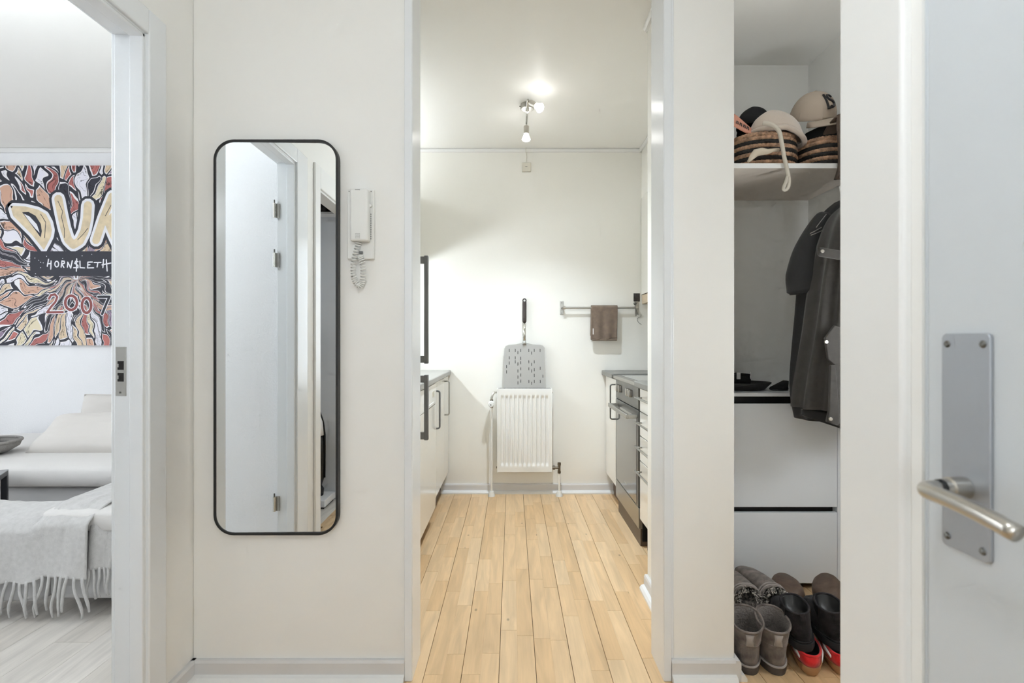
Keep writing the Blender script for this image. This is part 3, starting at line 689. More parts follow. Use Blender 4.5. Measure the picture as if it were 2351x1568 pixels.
du = thing('drawer_unit', 'white four drawer unit with steel bar handles beside the doorway', 'drawer unit', (0.98, 2.49, 0))
MB().box(RX+0.02, 0.92, 2.272, 2.708, 0.16, 0.862).build('body', M['cab'], du)
for (z0, z1, hz_) in ((0.737, 0.862, 0.812), (0.607, 0.733, 0.680), (0.474, 0.603, 0.550), (0.160, 0.470, 0.420)):
    dd = MB().box(RX, RX+0.019, 2.274, 2.700, z0, z1).build('drawer_front', M['cab'], du, bevel=0.002)
    pts = [(RX, 2.665, hz_), (RX-0.028, 2.665, hz_), (RX-0.028, 2.30, hz_), (RX, 2.30, hz_)]
    MB().tube(pts[0:2], 0.004, 8).tube([(RX-0.028, 2.69, hz_), (RX-0.028, 2.29, hz_)], 0.0055, 10).tube(pts[2:4], 0.004, 8).build('handle', M['steel'], dd, smooth=True)
MB().box(RX+0.06, RX+0.075, 2.28, 2.705, 0, 0.158).build('plinth', M['black'], du)
for y in (2.68, 2.31):
    MB().cyl((RX+0.05, y, 0), (RX+0.05, y, 0.155), 0.016, n=12).build('foot', M['black'], du)

wr1 = MB().box(0.656, 1.285, 3.320, 3.696, 0.866, 0.900).build('worktop', M['counter_edge'], bevel=0.006, seg=3)
tag(wr1, 'grey laminate worktop piece beyond the cooker', 'worktop')
wr2 = MB().box(0.656, 0.92, 2.265, 2.714, 0.866, 0.900).build('worktop', M['counter_edge'], bevel=0.006, seg=3)
tag(wr2, 'grey laminate worktop piece above the drawers', 'worktop')

wc2 = thing('wall_cabinet', 'white wall cabinet at the upper right of the far kitchen wall', 'cabinet', (1.1, 3.2, 1.44))
MB().box(0.966, 1.288, 2.66, 3.697, 1.46, 2.157).build('body', M['cab'], wc2)
for y0, y1 in ((2.662, 3.177), (3.181, 3.694)):
    MB().box(0.946, 0.965, y0, y1, 1.452, 2.157).build('door', M['cab'], wc2, bevel=0.002)
MB().box(0.952, 1.288, 2.66, 3.697, 1.385, 1.450).build('bottom_board', M['wood_light'], wc2, bevel=0.002)

# ------------------------------------------------------------------ radiator
rd = thing('radiator', 'small white ribbed panel radiator with pipes to the floor', 'radiator', (0.09, 3.62, 0))
RY = 3.600
rx0, rx1, rz0, rz1 = P(1141, 0, RY).x, P(1268, 0, RY).x, P(0, 1085, RY).z, P(0, 893, RY).z
def rad_front(u, v):
    x = rx0 + 0.003 + (rx1 - rx0 - 0.006) * u; z = rz0 + 0.004 + (rz1 - rz0 - 0.008) * v
    e = (rz1 - z) ; e2 = (z - rz0)
    k = 11; m_ = 0.022
    q = (x - rx0 - m_) / (rx1 - rx0 - 2*m_)
    d = 0.0
    if 0 < q < 1:
        ph = (q * k) % 1.0
        t = min(1, max(0, (0.5 - abs(ph - 0.5) - 0.12) / 0.14))
        env = min(1, max(0, (e - 0.048) / 0.016)) * min(1, max(0, (e2 - 0.048) / 0.016))
        d = 0.0095 * (t*t*(3-2*t)) * env
    return (x, RY + d, z)
pb = MB(); pb.grid(rad_front, 220, 60)
pb.build('ribbed_panel', M['enamel'], rd, smooth=True)
MB().box(rx0+0.002, rx1-0.002, RY+0.011, RY+0.018, rz0+0.003, rz1-0.003).box(rx0+0.002, rx1-0.002, RY+0.001, RY+0.01, rz1-0.008, rz1-0.003).box(rx0+0.002, rx1-0.002, RY+0.001, RY+0.01, rz0+0.003, rz0+0.008).build('front_shell', M['enamel'], rd)
for xx in (rx0, rx1-0.004): MB().box(xx, xx+0.004, RY-0.003, RY+0.066, rz0, rz1).build('side_cover', M['enamel'], rd, bevel=0.0015)
MB().box(rx0+0.004, rx1-0.004, RY+0.052, RY+0.064, rz0+0.004, rz1-0.004).build('rear_panel', M['enamel'], rd)
MB().box(rx0+0.002, rx1-0.002, RY+0.002, RY+0.064, rz1-0.003, rz1+0.002).build('top_grille', M['enamel'], rd)
gr = MB()
for i in range(38):
    x = rx0 + 0.014 + i * (rx1 - rx0 - 0.028) / 37
    gr.box(x-0.0022, x+0.0022, RY+0.006, RY+0.060, rz1+0.0018, rz1+0.0032)
go = gr.build('grille_slots', M['gap'], rd); go['kind'] = 'stuff'
for xx in (rx0+0.06, rx1-0.06):
    MB().box(xx-0.012, xx+0.012, RY+0.064, FY-0.0005, rz0+0.05, rz1-0.05).build('wall_bracket', M['enamel'], rd)
pxl = P(1128.5, 0, 3.62).x; zv = P(0, 926, 3.62).z
MB().tube([(rx0+0.002, 3.635, P(0, 901, 3.62).z), (pxl+0.022, 3.635, P(0, 901, 3.62).z), (pxl+0.008, 3.632, P(0, 906, 3.62).z), (pxl, 3.628, P(0, 914, 3.62).z), (pxl, 3.625, P(0, 920, 3.62).z)], 0.0075, 12).build('elbow', M['nickel'], rd, smooth=True)
for q in (0.018, -0.030): MB().cyl((pxl, 3.625, zv+q), (pxl, 3.625, zv+q+0.008), 0.012).build('pipe_nut', M['brass'], rd)
vh = MB().lathe([(0.002, -0.055), (0.017, -0.053), (0.0205, -0.046), (0.0225, -0.012), (0.019, 0.004), (0.012, 0.012)], (pxl-0.001, 3.625, zv-0.002), 24, 'y').build('thermostat_valve', M['plastic'], rd, auto=0.6)
MB().cyl((pxl-0.003, 3.5695, zv-0.005), (pxl-0.003, 3.571, zv-0.005), 0.004, n=12).build('valve_dot', M['black'], vh)
for i in range(14):
    a = 2*PI*i/14
    MB().box(pxl-0.001+0.0205*math.cos(a)-0.001, pxl-0.001+0.0205*math.cos(a)+0.001, 3.578, 3.610, zv-0.002+0.0205*math.sin(a)-0.001, zv-0.002+0.0205*math.sin(a)+0.001).build('valve_ridge', M['plastic'], vh)
MB().cyl((pxl, 3.625, 0), (pxl, 3.625, zv-0.03), 0.0075, n=14).build('pipe', M['enamel'], rd, auto=0.7)
pxr = P(1284, 0, 3.62).x; zr = P(0, 1074, 3.62).z
MB().cyl((pxr, 3.625, 0), (pxr, 3.625, zr-0.02), 0.0075, n=14).build('pipe', M['enamel'], rd, auto=0.7)
MB().cyl((pxr, 3.625, zr-0.036), (pxr, 3.625, zr+0.036), 0.0095, n=14).cyl((pxr, 3.625, zr+0.018), (pxr, 3.625, zr+0.036), 0.013, n=6).cyl((pxr, 3.625, zr-0.040), (pxr, 3.625, zr-0.022), 0.0125, n=6).cyl((rx1-0.002, 3.625, zr), (pxr, 3.625, zr), 0.0085, n=14).cyl((rx1+0.004, 3.625, zr), (rx1+0.022, 3.625, zr), 0.015, n=6).build('lockshield_valve', M['brass'], rd)
for px_ in (pxl, pxr):
    MB().lathe([(0.027, 0.0), (0.026, 0.006), (0.015, 0.034), (0.009, 0.036)], (px_, 3.625, 0.0), 24).build('pipe_collar', M['plastic'], rd, auto=0.6)
for xx, zz in ((rx0-0.006, zr), (rx1, P(0, 901, 3.62).z)):
    MB().cyl((xx, 3.635, zz), (xx+0.006, 3.635, zz), 0.008, n=6).build('blank_plug', M['brass'], rd)
ztop = rz1 + 0.0034

# ------------------------------------------------------------------ pizza peel leaning on the wall
pe = thing('pizza_peel', 'perforated aluminium pizza peel with a brown grip standing on the radiator', 'pizza peel', (0.09, 3.62, ztop))
D0, D1 = 3.640, 3.692       # foot of the blade and top of the handle along Y
zt = P(0, 685, 3.685).z
def pdep(z): return D0 + (D1 - D0) * (z - ztop) / (zt - ztop)
bl = [(1156, 889.2), (1157.5, 812), (1158, 800), (1161, 794), (1168, 791), (1185, 790), (1196, 787), (1204, 784.5), (1212, 787), (1222, 790), (1240, 791), (1247, 793), (1250.5, 798), (1251, 808), (1253, 889.2)]
poly = [(P(x, 0, 3.66).x, P(0, y, 3.66).z) for x, y in bl]
zlow = min(p[1] for p in poly); poly = [(x, ztop + 0.0008 + (z - zlow)) for x, z in poly]
b = MB(); n_ = len(poly)
b.loft([[(x, pdep(z) - 0.001, z) for x, z in poly], [(x, pdep(z) + 0.001, z) for x, z in poly]])
blade = b.build('blade', M['alu'], pe)
for cxp, seq in ((1169, [801]), (1183, [801, 818, 827]), (1189, [806, 832, 848, 862, 875]), (1195.5, [801, 819, 829, 843, 857, 871]), (1214, [801, 827, 843, 872]), (1220.5, [807, 833, 848, 876]), (1226.5, [801, 827, 845, 858, 872]), (1240, [801, 842, 872]), (1246, [860]), (1169, [818, 830]), (1163, [838, 850])):
    for yy in seq:
        x = P(cxp, 0, 3.66).x; z0 = P(0, yy+7, 3.66).z; z1 = P(0, yy, 3.66).z
        MB().add([(x-0.0021, pdep(z0)-0.0016, z0), (x+0.0021, pdep(z0)-0.0016, z0), (x+0.0021, pdep(z1)-0.0016, z1), (x-0.0021, pdep(z1)-0.0016, z1),
                  (x-0.0021, pdep(z0)-0.0005, z0), (x+0.0021, pdep(z0)-0.0005, z0), (x+0.0021, pdep(z1)-0.0005, z1), (x-0.0021, pdep(z1)-0.0005, z1)],
                 [(0,1,2,3),(4,7,6,5),(0,4,5,1),(1,5,6,2),(2,6,7,3),(3,7,4,0)]).build('slot', M['gap'], blade)
hx_ = P(1204, 0, 3.68).x; z_a = P(0, 790, 3.67).z; z_b = P(0, 739, 3.68).z
MB().tube([(hx_, pdep(z_a) - 0.006, z_a), (hx_, pdep(z_b)-0.008, z_b)], 0.0105, 14).build('shaft', M['chrome'], pe, smooth=True)
MB().tube([(hx_-0.001, pdep(z_a)-0.006, z_a-0.006), (hx_, pdep(z_a)-0.006, z_a+0.025)], 0.013, 14, rad=lambda i: (0.015, 0.010)[i]).build('socket', M['alu'], pe, smooth=True)
MB().tube([(hx_, pdep(z_b)-0.008, z_b-0.002), (hx_, pdep(z_b)-0.008, z_b+0.006), (hx_+0.0005, pdep(zt)-0.010, zt-0.026)], 0.0145, 16, rad=lambda i: (0.0125, 0.0148, 0.0148)[i]).build('grip', M['rubber'], pe, smooth=True)
rg = []
for i in range(20):
    a = 2*PI*i/20; rg.append((hx_+0.0005+0.0115*math.cos(a), pdep(zt)-0.010, zt-0.016+0.012*math.sin(a)))
MB().tube(rg, 0.0042, 8, closed=True).build('hanging_ring', M['rubber'], pe, smooth=True)

# ------------------------------------------------------------------ towel rail, towel, small things
TD = 3.655
tr = thing('towel_rail', 'steel towel rail on the far kitchen wall', 'towel rail', (P(1380, 0, TD).x, TD, P(0, 706, TD).z))
zt_ = P(0, 706.5, TD).z; tx0, tx1 = P(1291, 0, TD).x, P(1466, 0, TD).x
MB().cyl((tx0+0.004, TD, zt_), (tx1-0.004, TD, zt_), 0.0072, n=16).build('rod', M['steel'], tr, auto=0.7)
for xx in (tx0, tx1):
    b = MB().box(xx-0.013, xx+0.013, FY-0.006, FY-0.0003, zt_-0.048, zt_+0.05)
    b.build('bracket', M['steel'], tr, bevel=0.002)
    s_ = 1 if xx == tx0 else -1
    MB().cyl((xx+s_*0.004, FY-0.004, zt_), (xx+s_*0.010, TD, zt_), 0.009, n=14).cyl((xx+s_*0.004, TD, zt_), (xx+s_*0.022, TD, zt_), 0.0125, n=16).build('rod_socket', M['nickel'], tr)
    for dz in (-0.036, 0.038):
        MB().cyl((xx, FY-0.0075, zt_+dz), (xx, FY-0.005, zt_+dz), 0.0035, n=10).build('screw', M['steel_dark'], tr)
wx0, wx1 = P(1357, 0, TD).x, P(1417, 0, TD).x; wzb = P(0, 779, TD).z
def towel(x0, x1, off, zf, zb, ph):
    prof = []
    for i in range(14): prof.append((TD - 0.0095 - off, zf + (zt_ - zf) * i / 14))
    for i in range(9):
        a = PI * i / 8; prof.append((TD - (0.0095+off)*math.cos(a), zt_ + (0.0095+off)*math.sin(a)))
    for i in range(1, 15): prof.append((TD + 0.0095 + off, zt_ + (zb - zt_) * i / 14))
    def fn(u, v):
        i = v * (len(prof)-1); k = min(int(i), len(prof)-2); t = i - k
        y = prof[k][0]*(1-t)+prof[k+1][0]*t; z = prof[k][1]*(1-t)+prof[k+1][1]*t
        x = x0 + (x1-x0)*u
        hang = max(0, min(1, (zt_ - z) / 0.2))
        return (x + 0.004*hang*math.sin(9*z+ph), y + hang*0.006*math.sin(5*u*PI+ph) * (1 if v < 0.5 else 0.4), z - 0.006*hang*math.sin(u*4+ph))
    return MB().grid(fn, 30, 60)
tw = towel(wx0, wx1, 0.006, wzb, wzb+0.03, 0.6).build('towel', M['towel'], smooth=True, solid=0.007)
tag(tw, 'folded brown towel hanging over the steel rail', 'towel')
MB().add([(wx0+0.009, TD-0.0235, wzb+0.035), (wx0+0.015, TD-0.0235, wzb+0.035), (wx0+0.015, TD-0.0235, wzb+0.078), (wx0+0.009, TD-0.0235, wzb+0.078),
          (wx0+0.009, TD-0.021, wzb+0.035), (wx0+0.015, TD-0.021, wzb+0.035), (wx0+0.015, TD-0.021, wzb+0.078), (wx0+0.009, TD-0.021, wzb+0.078)],
         [(0,1,2,3),(4,7,6,5),(0,4,5,1),(1,5,6,2),(2,6,7,3),(3,7,4,0)]).build('care_label', M['linen'], tw)
MB().box(wx0+0.006, wx1-0.004, TD-0.022, TD-0.010, wzb-0.010, wzb+0.006).build('inner_fold', M['towel'], tw, bevel=0.004)
MB().box(wx0+0.004, wx1-0.004, TD-0.0235, TD-0.0205, wzb+0.014, wzb+0.0165).build('hem', M['towel'], tw)

ph = MB().box(P(1454.5, 0, FY).x, P(1469, 0, FY).x, FY-0.0025, FY-0.0003, P(0, 692, FY).z, P(0, 673.5, FY).z).build('photo_print', M['photo'])
tag(ph, 'small dark photo print stuck on the kitchen wall by the cabinet', 'photo')
bo = thing('bottle_opener', 'small metal bottle opener hanging from the end of the towel rail', 'bottle opener', (P(1458, 0, 3.64).x, 3.64, P(0, 740, 3.64).z))
MB().lathe([(0.002, -0.006), (0.010, -0.005), (0.0115, 0), (0.010, 0.005), (0.002, 0.006)], (P(1458, 0, 3.632).x, 3.632, P(0, 697, 3.632).z), 18, 'y').build('cap', M['steel_dark'], bo, smooth=True)
c0 = P(1460, 718, 3.632)
MB().tube([(c0.x + 0.005*math.cos(2*PI*i/20), 3.632, c0.z + 0.024*math.sin(2*PI*i/20)) for i in range(20)], 0.0018, 6, closed=True).build('loop', M['steel_dark'], bo, smooth=True)
MB().cyl((c0.x-0.002, 3.632, c0.z+0.022), (P(1458, 0, 3.632).x, 3.632, P(0, 700, 3.632).z), 0.002, n=8).build('stem', M['steel_dark'], bo)
wirep = [(1472, 722), (1471, 727), (1464, 730), (1463, 735), (1467, 741), (1473, 745)]
wire = MB().tube([P(*cat(wirep, i/24), FY-0.004) for i in range(25)], 0.0014, 6).build('wire', M['hgrey'], smooth=True)
tag(wire, 'thin loose wire on the wall below the towel rail end', 'wire')
jb = thing('junction_box', 'small beige square junction box high on the far kitchen wall', 'junction box', (P(1208.5, 0, FY).x, FY, P(0, 395, FY).z))
jx0, jx1, jz0, jz1 = P(1198.5, 0, FY).x, P(1219, 0, FY).x, P(0, 395, FY).z, P(0, 374.5, FY).z
MB().box(jx0, jx1, FY-0.018, FY-0.0003, jz0, jz1).build('cover', M['plastic_off'], jb, bevel=0.004)
MB().box((jx0+jx1)/2-0.010, (jx0+jx1)/2+0.006, FY-0.0186, FY-0.017, (jz0+jz1)/2-0.001, (jz0+jz1)/2+0.003).build('mark', M['hgrey'], jb)
MB().tube([P(*cat([(1207, 375), (1209, 366), (1209.5, 360), (1208, 352), (1207, 350)], i/16), FY-0.006) for i in range(17)] + [(P(1207, 0, FY).x, FY-0.026, CZ-0.028), (P(1207, 0, FY).x, FY-0.03, CZ-0.001)], 0.0018, 6).build('cable', M['plastic_off'], jb, smooth=True)

# ------------------------------------------------------------------ ceiling spotlight
sx_ = P(1210.5, 0, 3.0).x
sl2 = thing('spotlight', 'brushed steel ceiling spotlight with two heads in the kitchen', 'spotlight', (sx_, 3.0, CZ))
MB().lathe([(0.036, -0.030), (0.040, -0.027), (0.040, 0)], (sx_, 3.0, CZ), 32).build('ceiling_cup', M['steel'], sl2, auto=0.6)
for s_ in (-1, 1): MB().lathe([(0.003, -0.005), (0.003, 0.005)], (sx_+s_*0.0425, 2.985, CZ-0.018), 10, 'x').build('screw', M['steel_dark'], sl2)
MB().tube([(sx_, 2.86, CZ-0.041), (sx_, 3.175, CZ-0.041)], 0.0065, 12).build('bar', M['chrome'], sl2, smooth=True)
MB().cyl((sx_, 3.0, CZ-0.045), (sx_, 3.0, CZ-0.028), 0.010).build('bar_mount', M['chrome'], sl2)
def spot(px0, dirv, mat_em, pw):
    dv = Vector(dirv).normalized(); p0 = Vector(px0)
    MB().tube([p0 + Vector((0, 0, 0.006)), p0 + dv*0.012, p0 + dv*0.03], 0.005, 10).build('spot_joint', M['chrome'], sl2, smooth=True)
    hd = MB().cyl(p0 + dv*0.022, p0 + dv*0.074, 0.0165, n=24).build('spot_head', M['nickel'], sl2, auto=0.7)
    MB().tube([p0 + dv*0.0735, p0 + dv*0.090, p0 + dv*0.108, p0 + dv*0.112], 0.02, 20, rad=lambda i: (0.014, 0.019, 0.0265, 0.0235)[i]).build('bulb', mat_em, hd, smooth=True)
    l = bpy.data.lights.new('bulb_light', 'SPOT'); l.energy = pw; l.spot_size = math.radians(112); l.spot_blend = 1.0; l.color = (0.80, 0.90, 1.0); l.shadow_soft_size = 0.03
    lo = bpy.data.objects.new('bulb_light', l); COL.objects.link(lo); lo.location = p0 + dv*0.125
spot((sx_, 3.165, CZ-0.041), (-0.02, -0.15, -1), emis('bulb_glow', (1.0, 0.98, 0.95), 20.0), 4.0)
spot((sx_+0.002, 2.875, CZ-0.041), (0.62, -0.55, -0.62), emis('bulb_glow_b', (1.0, 0.98, 0.95), 20.0), 148.0)

# ------------------------------------------------------------------ living room
PD = 3.672
px0, px1, pz0, pz1 = P(-27, 0, PD).x, P(389, 0, PD).x, P(0, 793, PD).z, P(0, 380, PD).z
pt = thing('painting', 'large square painting of swirling colours with big letters and a black name band', 'painting', ((px0+px1)/2, PD, pz0))
pc = P(181, 640, PD)
cv = MB().box(px0, px1, PD, FY-0.0005, pz0, pz1).build('canvas', painting_mat((pc.x, 0, pc.z)), pt)
M['ink'] = mat('black_paint', (40, 41, 52), 0.6); M['pw'] = mat('white_paint', (232, 232, 238), 0.6); M['cream'] = mat('cream_paint', (218, 200, 168), 0.6, var=0.06, vscale=20)
M['maroon'] = mat('maroon_paint', (140, 74, 72), 0.6)
def ink(strokes, w, off, name, m, s=6.818, ox=0, oy=370, parent=None, ends=True):
    """painted brush strokes given in photograph pixels, as flat paint lying on the canvas"""
    b = MB(); k = PD / F; y = PD - off; cnt_ = 0
    for st in strokes:
        pts = [((x / s + ox - CX) * k, H - (yy / s + oy - CY) * k) for x, yy in st]
        hw = w / s * k / 2
        for i in range(len(pts) - 1):
            (ax, az), (bx_, bz) = pts[i], pts[i+1]; L_ = math.hypot(bx_-ax, bz-az) or 1e-6
            nx, nz = -(bz-az)/L_*hw, (bx_-ax)/L_*hw
            ys = y - 0.00002*(cnt_ % 13); cnt_ += 1
            b.add([(ax+nx, ys, az+nz), (bx_+nx, ys, bz+nz), (bx_-nx, ys, bz-nz), (ax-nx, ys, az-nz)], [(0, 1, 2, 3)])
        if ends:
            for (ax, az) in pts:
                ys = y - 0.00002*(cnt_ % 13) - 0.00001; cnt_ += 1
                b.add([(ax+hw*math.cos(2*PI*j/10), ys, az+hw*math.sin(2*PI*j/10)) for j in range(10)], [tuple(range(10))])
    return b.build(name, m, parent or pt)
def ell(cx_, cy_, rx, ry, n=18): return [(cx_+rx*math.cos(2*PI*i/n), cy_+ry*math.sin(2*PI*i/n)) for i in range(n+1)]
def blob(pts, off, name, m, s=6.818, ox=0, oy=370):
    k = PD / F
    return MB().add([((x/s+ox-CX)*k, PD-off, H-(yy/s+oy-CY)*k) for x, yy in pts], [tuple(range(len(pts)))]).build(name, m, pt)
Do = [(175,745),(210,700),(400,710),(600,760),(720,830),(790,960),(815,1080),(800,1180),(750,1280),(690,1390),(620,1300),(500,1150),(330,980),(210,860)]
Di = [(350,800),(450,795),(560,855),(640,980),(658,1100),(640,1195),(560,1085),(460,950)]
Us = [(915,590),(955,800),(1010,1050),(1070,1230),(1150,1310),(1250,1250),(1325,1100),(1365,900),(1378,690)]
Ks = [[(1760,550),(1625,880),(1505,1240)], [(1860,790),(1760,880),(1680,960)], [(1690,940),(1790,1180),(1880,1360)]]
def ring(pts): return [pts + [pts[0]]]
ink(ring(Do), 190, 0.0004, 'letter_outline', M['ink']); ink([Us], 300, 0.0004, 'letter_outline', M['ink']); ink(Ks, 285, 0.0004, 'letter_outline', M['ink'])
blob(Do, 0.0005, 'letter_outline', M['ink'])
ink(ring(Do), 90, 0.0009, 'letter_halo', M['pw']); ink([Us], 215, 0.0009, 'letter_halo', M['pw']); ink(Ks, 200, 0.0009, 'letter_halo', M['pw'])
blob(Do, 0.0013, 'letter_d', M['cream']); ink([Us], 128, 0.0013, 'letter_u', M['cream']); ink(Ks, 120, 0.0013, 'letter_k', M['cream'])
blob(Di, 0.0016, 'letter_counter', M['ink']); blob([(380,825),(470,870),(580,990),(625,1120),(560,1060),(460,940)], 0.0018, 'letter_counter', M['pw'])
ink([[(910,625),(985,790),(965,870),(1010,1060),(1010,1200)], [(1380,1050),(1300,1150),(1220,1230)], [(1740,690),(1650,860)], [(640,830),(720,960),(700,1200)]], 9, 0.0017, 'pen_line', M['ink'])
# the black band and its lettering
k_ = PD / F
bandx0, bandx1 = P(70, 0, PD).x, P(292, 0, PD).x
MB().box(bandx0, bandx1, PD-0.0022, PD-0.0002, P(0, 634, PD).z, P(0, 577, PD).z).build('name_band', M['ink'], pt)
HN = {'letter_h': [[(765,105),(745,215)], [(748,178),(802,170)], [(805,130),(800,258)]], 'letter_o': [ell(893,180,30,44)],
      'letter_r': [[(975,130),(962,228)], [(975,130),(1010,135),(1014,165),(972,182)], [(975,182),(1005,232)]],
      'letter_n': [[(1060,228),(1066,150),(1112,242),(1136,128)]],
      'dollar_sign': [[(1225,142),(1190,135),(1176,168),(1225,200),(1226,238),(1160,236)], [(1206,96),(1200,290)]],
      'letter_l': [[(1256,135),(1258,236),(1330,240)]], 'letter_e': [[(1450,148),(1380,150),(1375,240),(1470,238)], [(1380,192),(1412,190)]],
      'letter_t': [[(1480,155),(1585,155)], [(1536,155),(1525,225)]], 'letter_h_last': [[(1625,110),(1615,235)], [(1603,192),(1738,164)], [(1668,115),(1682,287)]],
      'letter_u_small': [[(1165,372),(1176,412),(1214,412),(1221,372)]]}
for nm, st in HN.items(): ink(st, 19, 0.0026, nm, M['pw'], oy=580)
ink([[(640,150),(642,152)], [(612,120),(613,121)], [(682,160),(683,161)], [(735,58),(736,59)], [(552,85),(553,86)], [(985,90),(986,91)], [(1440,28),(1441,29)], [(640,235),(641,236)], [(560,330),(561,331)], [(1290,50),(1291,51)]], 13, 0.0026, 'paint_fleck', M['pw'], oy=580)
ink([[(770,720),(800,665),(860,652),(898,695),(870,770),(800,850),(740,935),(985,930)]], 58, 0.0006, 'digit_outline', M['pw'], oy=580)
ink([[(770,720),(800,665),(860,652),(898,695),(870,770),(800,850),(740,935),(985,930)]], 34, 0.0010, 'digit_two', M['maroon'], oy=580)
ink([ell(1115,785,92,112)], 66, 0.0006, 'digit_outline', M['pw'], oy=580); ink([ell(1115,785,92,112)], 42, 0.0010, 'digit_zero', M['maroon'], oy=580)
ink([ell(1357,825,72,118)], 66, 0.0006, 'digit_outline', M['pw'], oy=580); ink([ell(1357,825,72,118)], 42, 0.0010, 'digit_zero', M['maroon'], oy=580)
ink([[(1540,690),(1715,690),(1665,800),(1600,960)]], 62, 0.0006, 'digit_outline', M['pw'], oy=580); ink([[(1540,690),(1715,690),(1665,800),(1600,960)]], 38, 0.0010, 'digit_seven', M['ink'], oy=580)

def soft_box(x0, x1, y0, y1, z0, z1, r, n=10, puff=0.0, seed=0):
    """cushion block with rounded, slightly puffed and creased skin"""
    b = MB(); cx_, cy_, cz_ = (x0+x1)/2, (y0+y1)/2, (z0+z1)/2; hx, hy, hz = (x1-x0)/2, (y1-y0)/2, (z1-z0)/2
    nu, nv = 48, 24
    def fn(u, v):
        a = 2*PI*u; bb = PI*(v-0.5)
        e = 0.18
        sg = lambda t, p: math.copysign(abs(t)**p, t)
        q = max(0.0001, math.cos(bb))
        x = sg(math.cos(a), e)*sg(q, e); y = sg(math.sin(a), e)*sg(q, e); z = sg(math.sin(bb), e*1.6)
        nn = noise.noise(Vector((x*2.1+seed, y*2.1, z*2.1)))
        k = 1 + puff*(1-abs(z)**3)*0.5 + 0.012*nn
        return (cx_+hx*x*k, cy_+hy*y*k, cz_+hz*z*(1+puff*(1-x*x)*(1-y*y)))
    b.grid(fn, nu, nv, closed_u=True)
    return b
sf = thing('sofa', 'low off white fabric sofa with a chaise in the living room', 'sofa', (-2.0, 3.1, 0))
MB().box(-3.6, -1.20, 2.66, 3.60, 0.06, 0.335).build('base', M['sofafab'], sf, bevel=0.03, seg=4)
soft_box(-3.6, -1.21, 2.62, 3.62, 0.345, 0.465, 0.05, puff=0.10, seed=1).build('seat_cushion', M['linen'], sf, smooth=True)
MB().box(-1.90, -1.16, 2.06, 2.655, 0.05, 0.345).build('chaise_base', M['sofafab'], sf, bevel=0.03, seg=4)
MB().box(-2.75, -1.905, 2.04, 2.16, 0.05, 0.385).build('chaise_arm', M['sofafab'], sf, bevel=0.03, seg=4)
soft_box(-1.92, -1.16, 2.04, 2.64, 0.335, 0.425, 0.05, puff=0.06, seed=6).build('chaise_cushion', M['linen'], sf, smooth=True)
for x in (-3.5, -1.25):
    for y in (2.75, 3.5): MB().cyl((x, y, 0), (x, y, 0.07), 0.02).build('leg', M['black'], sf)
for x in (-2.6, -1.25): MB().cyl((x, 2.11, 0), (x, 2.11, 0.055), 0.02).build('leg', M['black'], sf)

def pillow(name, label, loc, rot, w, h, t, m, seed):
    o = thing(name, label, 'pillow', loc, rot)
    def fn(u, v):
        x = 2*u-1; y = 2*v-1
        k = (max(0, 1-x**4)*max(0, 1-y**4))**0.45
        pin = 1 - 0.05*(1-abs(x))*y*y - 0.05*(1-abs(y))*x*x
        wv = noise.noise(Vector((x*2.2+seed, y*2.2, 0)))*0.16 + noise.noise(Vector((x*5+seed, y*5, 3)))*0.07
        return x*pin*w/2, y*pin*h/2, t/2*k*(1+wv)
    b = MB(); b.grid(lambda u, v: (lambda p: (p[0], p[1]*0.999, p[2]))(fn(u, v)), 32, 32); b.grid(lambda u, v: (lambda p: (p[0], p[1], -p[2]*0.8))(fn(u, v)), 32, 32)
    me = b.mesh('cover', True); bm = bmesh.new(); bm.from_mesh(me); bmesh.ops.remove_doubles(bm, verts=bm.verts, dist=0.0012); bmesh.ops.recalc_face_normals(bm, faces=bm.faces); bm.to_mesh(me); bm.free()
    me.materials.append(m); c_ = place('cover', me, o, local=True)
    b2 = MB(); edge = []
    for i in range(64):
        q = i / 64 * 4
        if q < 1: u, v = q, 0
        elif q < 2: u, v = 1, q-1
        elif q < 3: u, v = 3-q, 1
        else: u, v = 0, 4-q
        p = fn(u, v); edge.append((p[0], p[1], 0))
    b2.tube(edge, 0.004, 6, closed=True); b2.build('seam', m, o, local=True, smooth=True)
    return o
pillow('pillow', 'cream linen pillow lying against the wall on the sofa seat', (-2.38, 3.02, 0.555), (math.radians(38), 0, 0), 0.86, 0.30, 0.16, M['linen2'], 2)
pillow('pillow', 'upright off white pillow behind the lying one', (-2.62, 3.44, 0.60), (math.radians(78), 0, 0), 0.64, 0.30, 0.15, M['linen2'], 9)

